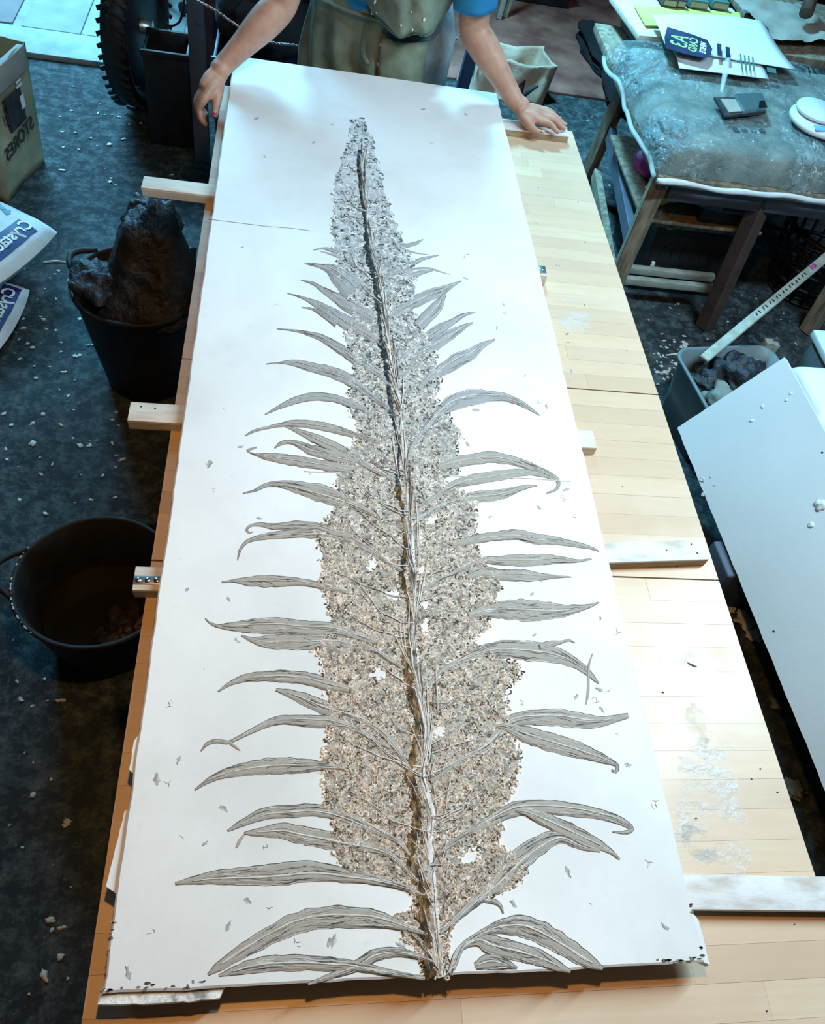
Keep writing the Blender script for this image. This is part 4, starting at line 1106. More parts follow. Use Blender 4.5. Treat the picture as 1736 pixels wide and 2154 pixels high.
# ------------------------------------------------------------------ left: workbench, black boxes, wheel
wb = thing('workbench', 'dark wooden workbench with a post leg behind the gripping arm', 'workbench', (-.4, 3.25, 0))
def wl(p): return (p[0] + .4, p[1] - 3.25, p[2])
for (x, y) in ((-.565, 3.02), (.06, 3.02), (-.565, 3.55), (.06, 3.55)):
    box('leg', wl((x - .028, y - .028, 0)), wl((x + .028, y + .028, .80)), MAT['greyblue'], wb, .003)
box('bench_top', wl((-.70, 2.97, .80)), wl((.30, 3.62, .84)), MAT['oldwood'], wb, .004)
box('lower_rail', wl((-.537, 3.53, .30)), wl((.032, 3.56, .36)), MAT['greyblue'], wb, .003)
def crate(name, label, lo, hi, mat, wall=.012, rim=.018, slots=0, group=None):
    c = ((lo[0] + hi[0]) / 2, (lo[1] + hi[1]) / 2, lo[2])
    t = thing(name, label, 'crate', c, group)
    a = (lo[0] - c[0], lo[1] - c[1], 0); b_ = (hi[0] - c[0], hi[1] - c[1], hi[2] - lo[2])
    box('base_panel', (a[0] + .004, a[1] + .004, 0), (b_[0] - .004, b_[1] - .004, wall), mat, t)
    for (l2, h2) in (((a[0], a[1], 0), (b_[0], a[1] + wall, b_[2])), ((a[0], b_[1] - wall, 0), (b_[0], b_[1], b_[2])), ((a[0], a[1] + wall, 0), (a[0] + wall, b_[1] - wall, b_[2])), ((b_[0] - wall, a[1] + wall, 0), (b_[0], b_[1] - wall, b_[2]))):
        box('side_panel', l2, h2, mat, t, .002)
    for yy in (a[1] - .008, b_[1] - wall + .004):
        box('rim', (a[0] - .008, yy, b_[2] - rim), (b_[0] + .008, yy + wall + .004, b_[2] + .004), mat, t, .003)
    for k in range(slots):
        x = a[0] + (b_[0] - a[0]) * (k + .5) / slots
        for zz in (.35, .65):
            box('slot_rib', (x - .004, a[1] - .006, b_[2] * zz - .02), (x + .004, a[1] + .001, b_[2] * zz + .02), mat, t)
    return t
crate('black_bin', 'black plastic bin under the bench next to the ribbed tyre', (-.775, 3.08, 0), (-.605, 3.25, .37), MAT['black'])
crate('navy_crate', 'navy blue plastic crate under the bench behind the forearm', (-.52, 3.12, 0), (-.14, 3.42, .36), MAT['navy'], slots=4)
o = crumple('black_sack', (0, 0, .20), .24, MAT['blackcloth'], 4.4, flat=.85, amp=.35, n=22); o.location = (-.25, 3.78, 0)
tag(o, 'slumped black fabric sack standing behind the navy crate', 'sack')
o = crumple('black_jacket', (0, 0, 0), .17, MAT['blackcloth'], 9.7, flat=.75, amp=.35, n=20); o.location = (-.34, 3.26, .47)
tag(o, 'crumpled black jacket piled on top of the navy crate', 'jacket')
o = tube('black_cable', [wl_ for wl_ in [atY(322, -30, 2.94), atY(335, 20, 2.94), atY(345, 45, 2.94), atY(360, 54, 2.94), atY(378, 45, 2.94), atY(386, 15, 2.94), atY(390, -30, 2.94)]], .0042, MAT['rubber'], n=60, seg=8)
tag(o, 'thin black cable loop hanging beside the bench post', 'cable')
# upright wheel with ribbed tyre, seen along its tread
wh = thing('trolley_wheel', 'upright black wheel with ribbed rubber tyre on the floor by the bench', 'wheel', (-.845, 3.42, .30))
R_, r_ = .262, .040
V_ = []; F_ = []
NS, NT = 72, 16
for i in range(NS):
    a = 2 * math.pi * i / NS
    for k in range(NT):
        b_ = 2 * math.pi * k / NT
        rr = R_ + r_ * .9 * math.cos(b_)
        V_.append((r_ * 1.25 * math.sin(b_), rr * math.cos(a), rr * math.sin(a)))
for i in range(NS):
    for k in range(NT):
        i2, k2 = (i + 1) % NS, (k + 1) % NT
        F_.append((i * NT + k, i * NT + k2, i2 * NT + k2, i2 * NT + k))
tyre = mesh('tyre', V_, F_, MAT['rubber'], wh)
lug_me = None
for i in range(44):
    for sd in (-1, 1):
        a = 2 * math.pi * (i + (.5 if sd > 0 else 0)) / 44
        if lug_me is None:
            o = box('tread_lug', (-.026, -.0085, -.006), (.026, .0085, .006), MAT['rubber'], tyre, .002); lug_me = o.data
        else:
            o = bpy.data.objects.new('tread_lug', lug_me); link(o, tyre)
        rr = R_ + r_ * .9 - .001
        o.location = (sd * .030, (rr - .006) * math.cos(a), (rr - .006) * math.sin(a))
        o.rotation_euler = (a - math.pi / 2, sd * .45, 0)
v, f = lathe_data([(.0, -.02), (.21, -.018), (.222, -.006), (.222, .006), (.21, .018), (.0, .02)], 40)
rim = mesh('wheel_rim', v, f, MAT['black'], wh); rim.rotation_euler = (0, math.pi / 2, 0)
v, f = lathe_data([(.0, -.06), (.028, -.06), (.028, .06), (.0, .06)], 20)
hub = mesh('hub', v, f, MAT['zinc'], wh); hub.rotation_euler = (0, math.pi / 2, 0)
wh.rotation_euler[2] = math.radians(-10)
# swivel chair base
ch = thing('swivel_chair_base', 'black swivel chair foot with a castor on the pale tiles', 'chair', (-.93, 4.42, .02))
box('hub', (-.04, -.04, .07), (.04, .04, .20), MAT['black'], ch, .01)
tube('gas_column', [(0, 0, .18), (0, 0, .50)], .02, MAT['black'], ch)
lathe('seat', [(.0, .49), (.20, .49), (.225, .51), (.225, .54), (.19, .56), (0, .56)], MAT['blackcloth'], ch, seg=30)
for k in range(5):
    a = math.radians(236 + 72 * k)
    lg = tube('leg', [(0, 0, .11), (.15 * math.cos(a), .15 * math.sin(a), .10), (.27 * math.cos(a), .27 * math.sin(a), .075)], [.022, .019, .014], MAT['black'], ch, n=12)
    v, f = lathe_data([(0, -.012), (.024, -.012), (.027, -.008), (.027, .008), (.024, .012), (0, .012)], 18)
    w_ = mesh('castor', v, f, MAT['rubber'], ch); w_.rotation_euler = (math.pi / 2, 0, a); w_.location = (.275 * math.cos(a), .275 * math.sin(a), .029)

# ------------------------------------------------------------------ text helper (mirrored like the photograph)
def text(name, body, size, mat, parent, loc, xdir, ydir, mirrored=True, depth=.0006, align='CENTER', bold=.0):
    cu = bpy.data.curves.new(name, 'FONT'); cu.body = body; cu.size = size; cu.align_x = align; cu.align_y = 'CENTER'
    cu.extrude = depth; cu.offset = bold
    tmp = bpy.data.objects.new(name, cu); COL.objects.link(tmp)
    dgx = bpy.context.evaluated_depsgraph_get(); dgx.update()
    me = bpy.data.meshes.new_from_object(tmp.evaluated_get(dgx))
    bpy.data.objects.remove(tmp); bpy.data.curves.remove(cu)
    x = Vector(xdir).normalized(); y = Vector(ydir); y = (y - x * y.dot(x)).normalized(); z = x.cross(y)
    M_ = Matrix((x, y, z)).transposed()
    for v in me.vertices:
        c = v.co.copy()
        if mirrored: c.x = -c.x
        v.co = M_ @ c + Vector(loc)
    if mirrored: me.flip_normals()
    me.materials.clear(); me.materials.append(mat)
    o = bpy.data.objects.new(name, me)
    return link(o, parent)

# ------------------------------------------------------------------ kraft bag with the word STORES
def sheet_box_bag(t, W_, D_, H_, mat, lean=(0, 0), crush=.012, seed=0, open_top=True):
    """upright paper bag: four creased faces with an open top and an inner lining"""
    V = []; F = []; nz, ns = 14, 10
    per = []
    for i in range(ns): per.append((-W_ / 2 + W_ * i / ns, -D_ / 2, 0, -1))
    for i in range(ns): per.append((W_ / 2, -D_ / 2 + D_ * i / ns, 1, 0))
    for i in range(ns): per.append((W_ / 2 - W_ * i / ns, D_ / 2, 0, 1))
    for i in range(ns): per.append((-W_ / 2, D_ / 2 - D_ * i / ns, -1, 0))
    n = len(per)
    def ring(z, inset, s2):
        t_ = z / H_
        for k, (x, y, dx, dy) in enumerate(per):
            corner = (k % ns) / ns; cr = math.sin(corner * math.pi)
            gus = -(.05 * W_ * cr * t_) if dx != 0 and False else 0
            j = crush * cr * fnoise(x * 9 + seed, y * 9 + seed, z * 8) + crush * .6 * cr * (-.6)
            V.append((x + dx * (j + gus - inset) + lean[0] * t_, y + dy * (j - inset) + lean[1] * t_, z + (s2 * .010 * fnoise(x * 14, y * 14, seed) if z > H_ * .99 else 0)))
    for i in range(nz + 1): ring(H_ * i / nz, 0, 1)
    for i in range(nz + 1): ring(H_ * (1 - i / nz) + .006 * (i == nz), .004, 1)
    for i in range(2 * nz + 1):
        for k in range(n):
            k2 = (k + 1) % n
            F.append((i * n + k, i * n + k2, (i + 1) * n + k2, (i + 1) * n + k))
    F.append(tuple(reversed(range(n)))); F.append(tuple((2 * nz + 1) * n + k for k in range(n)))
    return mesh('bag_body', V, F, mat, t)
kb = thing('kraft_bag', 'upright brown paper bag printed STORES with an open folded top', 'paper bag', (-1.352, 2.765, 0))
sheet_box_bag(kb, .36, .29, .44, MAT['kraft'], (.012, .02), .02, 2)
kb.rotation_euler[2] = math.radians(-14)
XF = .1900
text('printed_word', 'STORES', .062, MAT['ink'], kb, (XF, .005, .175), (0, 1, .12), (-.02, -.12, 1), bold=.0012)
box('printed_block', (XF - .004, -.03, .215), (XF + .001, .075, .33), MAT['ink'], kb, 0)
for (a, c, e, g) in ((-.045, .29, -.036, .25), (.055, .345, .090, .352), (.055, .330, .090, .337), (.06, .255, .085, .30)):
    box('printed_mark', (XF, min(a, e), min(c, g)), (XF + .0015, max(a, e), max(c, g)), MAT['whiteink'] if a > .05 else MAT['ink'], kb, 0)
# folded collar strip of the bag
for k, (lo, hi) in enumerate((((.172, -.143, .36), (.196, .146, .44)),)):
    box('folded_collar', lo, hi, MAT['taupe'], kb, .004)

# ------------------------------------------------------------------ white sacks with blue band
def pillow(t, W_, D_, H_, mat, seed, name='sack_body'):
    V = []; F = []; n = 36
    for s in (1, -1):
        for i in range(n + 1):
            for j in range(n + 1):
                u, v = -1 + 2 * i / n, -1 + 2 * j / n
                e = max(0, (1 - abs(u) ** 2.6) * (1 - abs(v) ** 2.6)) ** .42
                wr = .008 * fnoise(u * 3 + seed, v * 3, s) + .004 * fnoise(u * 8 + seed, v * 8, s)
                k = 1 - .05 * (abs(u) * abs(v)) ** 2
                V.append((u * W_ / 2 * k, v * D_ / 2 * k, H_ / 2 + s * (H_ / 2 * e) + wr * e * (1 if s > 0 else .0)))
    N1 = (n + 1) * (n + 1)
    for s in range(2):
        for i in range(n):
            for j in range(n):
                a = s * N1 + i * (n + 1) + j
                q = (a, a + n + 1, a + n + 2, a + 1)
                F.append(q if s == 0 else q[::-1])
    return mesh(name, V, F, mat, t)
def sack_height(W_, D_, H_, u, v, seed):
    e = max(0, (1 - abs(u) ** 2.6) * (1 - abs(v) ** 2.6)) ** .42
    return H_ / 2 + H_ / 2 * e + (.008 * fnoise(u * 3 + seed, v * 3, 1) + .004 * fnoise(u * 8 + seed, v * 8, 1)) * e
def sack_patch(t, name, W_, D_, H_, seed, u0, u1, v0, v1, mat, lift=.0015):
    V = []; F = []; n = 16
    for i in range(n + 1):
        for j in range(n + 1):
            u, v = u0 + (u1 - u0) * i / n, v0 + (v1 - v0) * j / n
            k = 1 - .05 * (abs(u) * abs(v)) ** 2
            V.append((u * W_ / 2 * k, v * D_ / 2 * k, sack_height(W_, D_, H_, u, v, seed) + lift))
    for i in range(n):
        for j in range(n):
            a = i * (n + 1) + j; F.append((a, a + n + 1, a + n + 2, a + 1))
    return mesh(name, V, F, mat, t)
def sack_text(t, name, body, size, mat, W_, D_, H_, seed, u, v, ang):
    """lettering that follows the bulge of the sack"""
    o = text(name, body, size, mat, t, (0, 0, 0), (1, 0, 0), (0, 1, 0), depth=.0004, bold=.0012)
    ca, sa = math.cos(ang), math.sin(ang)
    for vv in o.data.vertices:
        x = u * W_ / 2 + vv.co.x * ca - vv.co.y * sa; y = v * D_ / 2 + vv.co.x * sa + vv.co.y * ca
        vv.co = (x, y, sack_height(W_, D_, H_, min(.99, max(-.99, 2 * x / W_)), min(.99, max(-.99, 2 * y / D_)), seed) + .003 + vv.co.z)
    return o
s2 = thing('plaster_sack', 'lower white plaster sack with blue side band, its folded end by the floor', 'sack', (-1.275, 1.945, 0.0))
pillow(s2, .50, .30, .11, MAT['sack'], 3.3)
sack_patch(s2, 'blue_band', .50, .30, .11, 3.3, .70, .93, -.92, .80, MAT['sackblue'])
sack_text(s2, 'brand_lettering', 'Crystacal', .052, MAT['whiteink'], .50, .30, .11, 3.3, .81, .0, math.pi / 2)
s2.rotation_euler[2] = math.radians(-6)
s1 = thing('plaster_sack', 'upper white plaster sack lettered Crystacal on a dark blue stripe', 'sack', (-1.255, 2.185, 0.105))
pillow(s1, .52, .36, .13, MAT['sack'], 7.7)
sack_patch(s1, 'blue_band', .52, .36, .13, 7.7, .62, .88, -.93, .58, MAT['sackblue'])
sack_patch(s1, 'blue_block', .52, .36, .13, 7.7, .05, .22, -.10, .16, MAT['sackblue'])
sack_text(s1, 'brand_lettering', 'Crystacal', .055, MAT['whiteink'], .52, .36, .13, 7.7, .74, .05, math.pi / 2)
sack_text(s1, 'pale_lettering', 'shum', .035, MAT['paleblue'], .52, .36, .13, 7.7, .36, .66, -.35)
s1.rotation_euler = (math.radians(-2), math.radians(4), math.radians(-22))
o = box('timber_offcut', (-.20, -.10, 0), (.16, .10, .097), MAT['oldwood'], None, .004); o.location = (-1.42, 2.33, 0.002); tag(o, 'old timber block lying under the upper plaster sack', 'timber')

# ------------------------------------------------------------------ black bucket heaped with dark clay
bk = thing('clay_bucket', 'black rubber bucket heaped with a lump of dark clay', 'bucket', (-.615, 1.775, 0))
jit = lambda a, i: 1 + .02 * math.sin(2 * a + .6) + (.03 * fnoise(math.cos(a) * 2, math.sin(a) * 2, 3) if i > 1 else 0)
lathe('bucket_shell', [(.118, .0), (.126, .01), (.150, .17), (.174, .345), (.181, .350), (.183, .36), (.178, .366), (.170, .362), (.148, .17), (.122, .02)], MAT['rubber'], bk, seg=56, jitter=jit)
for a in (2.7, 5.9):
    c, s = math.cos(a), math.sin(a)
    pts = [(.178 * math.cos(a + d) + .035 * c * (1 - (d / .32) ** 2), .178 * math.sin(a + d) + .035 * s * (1 - (d / .32) ** 2), .362 + .006 * (1 - (d / .32) ** 2)) for d in np.linspace(-.32, .32, 11)]
    tube('handle', pts, .009, MAT['rubber'], bk, seg=8)
# clay heap: noisy lump rising out of the bucket
V_ = []; F_ = []; n = 60; NR = 46
for i in range(NR + 1):
    t = i / NR
    for k in range(n):
        a = 2 * math.pi * k / n
        r = .166 * (1 - t) ** .55 * (1 + .10 * fnoise(math.cos(a) * 1.6, math.sin(a) * 1.6, t * 3)) if t < 1 else 0
        x, y = r * math.cos(a), r * math.sin(a)
        px_, py_ = x + .02 + .05 * t, y + .06 * t
        tall = .24 * math.exp(-((px_ - .03) / .115) ** 4 - ((py_ - .03) / .15) ** 2)
        z = .325 + .03 * t + tall * t ** .5 + .035 * fnoise(px_ * 14, py_ * 14, 2) * (t > .05) + .013 * fnoise(px_ * 40, py_ * 40, z0 if False else 5) + .006 * fnoise(px_ * 110, py_ * 110, 6)
        V_.append((px_, py_, z))
for i in range(NR):
    for k in range(n):
        k2 = (k + 1) % n
        F_.append((i * n + k, i * n + k2, (i + 1) * n + k2, (i + 1) * n + k))
mesh('clay_lump', V_, F_, MAT['clay'], bk)
crumple('clay_lump', (-.085, -.03, .362), .085, MAT['clay'], 5.5, bk, flat=.7, amp=.5, n=22)
crumple('clay_lump', (.09, .06, .37), .075, MAT['clay'], 8.2, bk, flat=.8, amp=.5, n=22)
crumple('clay_lump', (.03, .10, .46), .07, MAT['clay'], 2.2, bk, flat=1.25, amp=.55, n=22)

# ------------------------------------------------------------------ black tub of murky water
tb = thing('water_tub', 'black rubber tub with white-splashed rim holding murky water and a cloth', 'tub', (-.600, .872, 0))
jit2 = lambda a, i: 1 + (.015 * math.sin(2 * a + 1.1) if i > 1 else 0)
lathe('tub_shell', [(.122, .0), (.128, .008), (.152, .12), (.172, .238), (.178, .242), (.180, .249), (.176, .254), (.168, .250), (.149, .12), (.124, .016)], MAT['rubber'], tb, seg=64, jitter=jit2)
v, f = lathe_data([(.142, .086), (.0, .0862)], 48); f.pop(); mesh('murky_water', v, f, MAT['water'], tb)
o = crumple('soaked_cloth', (.045, -.045, .084), .060, MAT['wetcloth'], 6.6, tb, flat=.35, amp=.9, n=24)
for a in (math.pi * .98,):
    pts = []
    for d in np.linspace(-.36, .36, 15):
        k = 1 - (d / .36) ** 2
        pts.append((.178 * math.cos(a + d) - .040 * k, .178 * math.sin(a + d), .249 + .012 * k))
    tube('handle', pts, .0075, MAT['rubber'], tb, seg=8)
# dried plaster dabs on the near rim
for k in range(30):
    a = math.pi * 1.02 + random.random() * 1.05
    if random.random() < .25: a = random.uniform(2.6, 3.4)
    ln = random.uniform(.01, .05)
    pts = [(.1785 * math.cos(a + d), .1785 * math.sin(a + d), .2535) for d in np.linspace(0, ln, 5)]
    tube('plaster_dab', pts, [.0006, .0018, .0022, .0016, .0005], MAT['splash'], tb, seg=6, flat=.7)

# ------------------------------------------------------------------ kraft bag, sticks and odds behind the person (right)
k2 = thing('crumpled_paper_bag', 'crumpled brown paper bag with black print lying behind the person', 'paper bag', (.80, 3.90, 0))
sheet_box_bag(k2, .40, .20, .17, MAT['kraftpale'], (.05, .05), .05, 6)
text('printed_letters', 'NT', .09, MAT['ink'], k2, (.02, -.105, .085), (1, 0, 0), (0, .1, 1), bold=.002)
tube('dark_opening', [(.06, -.112, .015), (.10, -.115, .075), (.15, -.105, .10)], [.006, .012, .004], MAT['ink'], k2, n=12)
tube('bag_handle', [(-.16, -.05, .16), (-.18, -.06, .21), (-.13, -.065, .235), (-.08, -.06, .21), (-.09, -.05, .16)], .006, MAT['ink'], k2, n=40)
k2.rotation_euler[2] = math.radians(10)
o = tube('wire_ring', [(.98 + .055 * math.cos(a), 3.80 + .075 * math.sin(a), .006) for a in np.linspace(0, 6.0, 40)], .0022, MAT['steel']); tag(o, 'thin bent wire loop on the floor by the crumpled bag', 'wire')
po = thing('navy_post', 'slanted dark blue wooden prop between the jeans and the paper bag', 'post', (.50, 3.42, 0))
pr_ = box('shaft', (-.025, -.02, 0), (.025, .02, .62), MAT['navy'], po, .003); box('foot', (-.04, -.05, 0), (.04, .05, .03), MAT['navy'], po, .003); pr_.rotation_euler = (math.radians(6), math.radians(2), 0)
for k, (x, y, l) in enumerate(((.90, 4.72, .5), (.94, 4.76, .46))):
    o = box('wooden_stake', (-.014, -.012, 0), (.014, .012, l), MAT['greywood'], None, .002); o.location = (x, y, .013); o.rotation_euler = (math.radians(-14), math.radians(7 + 3 * k), 0)
    tag(o, 'weathered wooden stake leaning upright on the red floor', 'stake', 'wooden stakes on the red floor')
crate('black_crate', 'black plastic crate standing at the back of the red floor', (1.04, 5.0, .013), (1.36, 5.3, .2), MAT['black'], slots=3)
o = crumple('floor_shade_sheet', (0, 0, .02), .22, MAT['blackcloth'], 12.5, flat=.25, amp=.5, n=24); o.location = (1.52, 4.28, .025); o.scale = (.75, 2.1, 1); o.rotation_euler[2] = .12  # added black sheet standing in for a band of shade
tag(o, 'flat black sheet added as the dark shade band on the floor by the plastic-covered table', 'shade sheet')

# ------------------------------------------------------------------ right: low table with wrapped clay slab
lt = thing('low_table', 'rough pine trestle table under the polythene-wrapped clay slab', 'table', (1.45, 2.75, 0))
def ll(p): return (p[0] - 1.45, p[1] - 2.75, p[2])
def post(name, a, c, w, d, mat, parent):
    """squared timber from point a to point c"""
    a, c = Vector(a), Vector(c); L_ = (c - a).length
    bm = bmesh.new(); bmesh.ops.create_cube(bm, size=1)
    for v in bm.verts: v.co = Vector((v.co.x * w, v.co.y * d, (v.co.z + .5) * L_))
    bmesh.ops.bevel(bm, geom=list(bm.edges), offset=.003, segments=1, affect='EDGES')
    q = (c - a).to_track_quat('Z', 'Y').to_matrix().to_4x4()
    bm.transform(Matrix.Translation(a) @ q)
    me = bpy.data.meshes.new(name); bm.to_mesh(me); bm.free(); me.materials.append(mat)
    return link(bpy.data.objects.new(name, me), parent)
post('leg', ll((1.005, 2.27, .002)), ll((1.015, 2.31, .56)), .055, .055, MAT['oldwood'], lt)
post('leg', ll((1.435, 2.255, .002)), ll((1.405, 2.31, .56)), .06, .055, MAT['brown'], lt)
post('leg', ll((1.08, 3.12, .002)), ll((1.10, 3.08, .56)), .05, .05, MAT['oldwood'], lt)
post('leg', ll((1.90, 3.12, .002)), ll((1.88, 3.08, .56)), .05, .05, MAT['oldwood'], lt)
post('leg', ll((1.90, 2.29, .002)), ll((1.88, 2.33, .56)), .055, .055, MAT['oldwood'], lt)
box('rail', ll((1.03, 2.375, .335)), ll((1.44, 2.405, .37)), MAT['oldwood'], lt, .003)
box('rail', ll((1.03, 2.40, .105)), ll((1.46, 2.425, .135)), MAT['greywood'], lt, .003)
box('rail', ll((1.03, 2.33, .105)), ll((1.44, 2.355, .135)), MAT['greywood'], lt, .003)
post('side_rail', ll((1.02, 2.33, .30)), ll((1.10, 3.06, .30)), .03, .06, MAT['greyblue'], lt)
post('side_rail', ll((1.02, 2.33, .12)), ll((1.10, 3.06, .12)), .03, .05, MAT['oldwood'], lt)
box('board_top', ll((.985, 2.26, .56)), ll((1.96, 3.36, .592)), MAT['oldwood'], lt, .003)
box('front_apron', ll((1.05, 2.275, .50)), ll((1.92, 2.30, .559)), MAT['greyblue'], lt, .003)

# wrapped block: grey clay slab with a rounded edge, stamped letters, under film
def rounded_slab(name, x0, x1, y0, y1, z0_, z1_, mat, parent, off, seed, amp=.006, drop=None, n=44):
    V = []; F = []
    cx, cy, hx, hy = (x0 + x1) / 2, (y0 + y1) / 2, (x1 - x0) / 2, (y1 - y0) / 2
    for i in range(n + 1):
        for j in range(n + 1):
            u, v = -1 + 2 * i / n, -1 + 2 * j / n
            x, y = cx + hx * u, cy + hy * v
            e = (1 - abs(u) ** 14) * (1 - abs(v) ** 14)
            z = z0_ + (z1_ - z0_) * max(0, e) ** .45 + amp * fnoise(x * 9 + seed, y * 9) + amp * .4 * fnoise(x * 28, y * 28, seed)
            if abs(u) == 1 or abs(v) == 1:
                z = z0_ + .3 * amp * fnoise(x * 12 + seed, y * 12)
                x += math.copysign(1, u) * .014 * (abs(u) == 1) * fnoise(y * 14, seed) ; y += math.copysign(1, v) * .016 * (abs(v) == 1) * fnoise(x * 14, seed)
            V.append((x - off[0], y - off[1], z - off[2]))
    for i in range(n):
        for j in range(n):
            a = i * (n + 1) + j; F.append((a, a + n + 1, a + n + 2, a + 1))
    k = len(V); V.append((cx - off[0], cy - off[1], z0_ - off[2] - .002))
    return mesh(name, V[:-1], F, mat, parent)
wc = thing('clay_block', 'grey-green clay slab wrapped on the low table', 'clay slab', (1.45, 2.72, .592))
rounded_slab('clay_body', .985, 1.93, 2.275, 3.02, .594, .690, MAT['greyclay'], wc, (1.45, 2.72, .592), 1.0, .004)
for k in range(4):
    p = at(1552 + k * 18, 272, .697)
    box('stamped_mark', (p[0] - .012 - 1.45, p[1] - .012 - 2.72, .099), (p[0] + .008 - 1.45, p[1] + .010 - 2.72, .1035), MAT['clay'], wc, .003)
fm = rounded_slab('polythene_sheet', .962, 1.96, 2.252, 3.05, .603, .704, MAT['polythene'], None, (1.45, 2.72, .575), 4.0, .014, n=90)
fm.location = (1.45, 2.72, .575); tag(fm, 'wrinkled clear polythene sheet draped over the clay slab', 'plastic sheet')
# pale rolled hem of the sheet along the front
hp = [(.972 + .98 * t - 1.45, 2.234 + .004 * math.sin(t * 17) - 2.72, .590 + .012 * fnoise(t * 7, 3) - .575) for t in np.linspace(0, 1, 50)]
v, f = tube_data(np.array(hp), 0.009 + .004 * np.array([fnoise(t * 9, 1) for t in np.linspace(0, 1, 50)]), 10, flat=1.0)
mesh('rolled_hem', v, f, MAT['sack'], fm)
hp = [(.958 + .012 * math.sin(t * 12) - 1.45, 2.25 + .79 * t - 2.72, .60 + .02 * fnoise(t * 6, 8) - .575) for t in np.linspace(0, 1, 40)]
v, f = tube_data(np.array(hp), np.full(40, .008), 8); mesh('rolled_hem', v, f, MAT['clear'], fm)

ZP = .712
def film_top(x, y, r):
    """highest point of the polythene within r of (x, y)"""
    q = np.array([v.co[:] for v in fm.data.vertices]) + np.array([1.45, 2.72, .575])
    k = np.hypot(q[:, 0] - x, q[:, 1] - y) < r
    return float(q[k, 2].max()) + .0012
def slab_px(name, pts, z, th, mat, parent=None, origin=None):
    q = [at(x, y, z) for x, y in pts]
    c = np.mean(q, axis=0) if origin is None else np.array(origin)
    o = prism(name, [(p[0] - c[0], p[1] - c[1]) for p in q], 0, th, mat, parent)
    return o, c
# board, yellow card, taupe paper at the back
bd = thing('pine_board', 'pale pine board edge lying beneath the yellow card', 'board', (1.35, 3.27, .70))
box('plank', (-.31, -.17, -.035), (.25, .16, -.012), MAT['batten'], bd, .003); box('support_block', (-.25, -.12, -.10), (.22, .12, -.0355), MAT['greyblue'], bd, .003); bd.rotation_euler[2] = math.radians(8)
q = [(1.098, 3.30), (1.585, 3.40), (1.545, 3.235), (1.105, 3.13)]
o = prism('yellow_card', [(x - 1.33, y - 3.27) for x, y in q], 0, .004, MAT['yellow']); o.location = (1.33, 3.27, .694); tag(o, 'sheet of yellow card behind the A3 paper pack', 'card')
V_ = []; F_ = []
for i in range(15):
    for j in range(15):
        V_.append((-.17 + .34 * i / 14, -.17 + .34 * j / 14, .012 + .02 * fnoise(i * .4, j * .4, 2) + .01 * fnoise(i, j, 7)))
for i in range(14):
    for j in range(14): F_.append((i * 15 + j, (i + 1) * 15 + j, (i + 1) * 15 + j + 1, i * 15 + j + 1))
o = mesh('taupe_paper', V_, F_, MAT['taupe']); o.location = (1.76, 3.32, .715); o.rotation_euler[2] = .25; tag(o, 'crumpled taupe wrapping paper beside the yellow card', 'paper')
tp_ = box('back_shelf', (-.27, -.28, 0), (.55, .30, .03), MAT['oldwood'], None, .004); tp_.location = (1.9, 3.38, .655); tag(tp_, 'rough plank shelf carrying the taupe paper and brown roll', 'shelf')
for k, (px_, py_, w_, mm, nm, lb) in enumerate(((1412, 4, .06, 'brown', 'brown_tin', 'small brown tin at the back edge of the yellow card'), (1436, 6, .04, 'navy', 'navy_box', 'narrow navy box standing behind the yellow card'), (1472, 8, .08, 'bookgreen', 'green_book', 'dark green book lying behind the yellow card'), (1518, 10, .07, 'bookgreen', 'green_folder', 'teal folder next to the dark green book'))):
    p = at(px_, py_, .72)
    t = thing(nm, lb, nm.split('_')[1], (p[0], p[1] + .05, .700))
    box('cover', (-w_ / 2, -.05, 0), (w_ / 2, .09, .03), MAT[mm], t, .002); box('pages', (-w_ / 2 + .004, -.0515, .006), (w_ / 2 - .004, .085, .024), MAT['taupe'], t)
p = at(1686, 48, .74)
o = thing('brown_roll', 'dark brown cardboard roll propped beside the taupe paper', 'roll', (p[0], p[1], .775))
v, f = lathe_data([(.020, 0), (.027, .0), (.027, .20), (.018, .20), (.018, .01)], 24); q_ = mesh('tube_wall', v, f, MAT['brown'], o); o.rotation_euler = (math.radians(-62), 0, math.radians(-22))
v, f = lathe_data([(.0, .195), (.0178, .195)], 20); mesh('end_disc', v, f, MAT['taupe'], o)
for k in range(3):
    p = at(1718 + 3 * k, 30 + 34 * k, .72)
    o = crumple('dark_lump', (0, 0, .022), .045, MAT['clay'], 20 + k, flat=.6, amp=.5); o.location = (p[0] + .22, p[1] + .05, .688)
    tag(o, 'dark clay lump on the plank shelf by the brown roll', 'clay', 'dark lumps by the roll')

# A3 card pack: curled cover sheet over a white sheet
pk = thing('card_pack', 'white A3 card pack with a dark blue shield label on the polythene', 'paper pack', (1.38, 3.02, ZP))
def pk_sheet(name, pts, z, mat, curl, parent, n=14, th=.0012):
    P = [at(x, y, ZP) for x, y in pts]
    P = [np.array([p[0] - 1.38, p[1] - 3.02]) for p in P]
    V = []; F = []
    for i in range(n + 1):
        for j in range(n + 1):
            u, v = i / n, j / n
            q = (P[0] * (1 - u) + P[1] * u) * (1 - v) + (P[3] * (1 - u) + P[2] * u) * v
            V.append((q[0], q[1], z + curl(u, v)))
    for i in range(n):
        for j in range(n):
            a = i * (n + 1) + j; F.append((a, a + 1, a + n + 2, a + n + 1))
    o = mesh(name, V, F, mat, parent); md = o.modifiers.new('thick', 'SOLIDIFY'); md.thickness = th; md.offset = 0
    return o
pk_sheet('lower_sheet', [(1412, 104), (1590, 130), (1616, 170), (1428, 147)], .003, MAT['paper'], lambda u, v: .006 * math.sin(v * 3) + .002, pk)
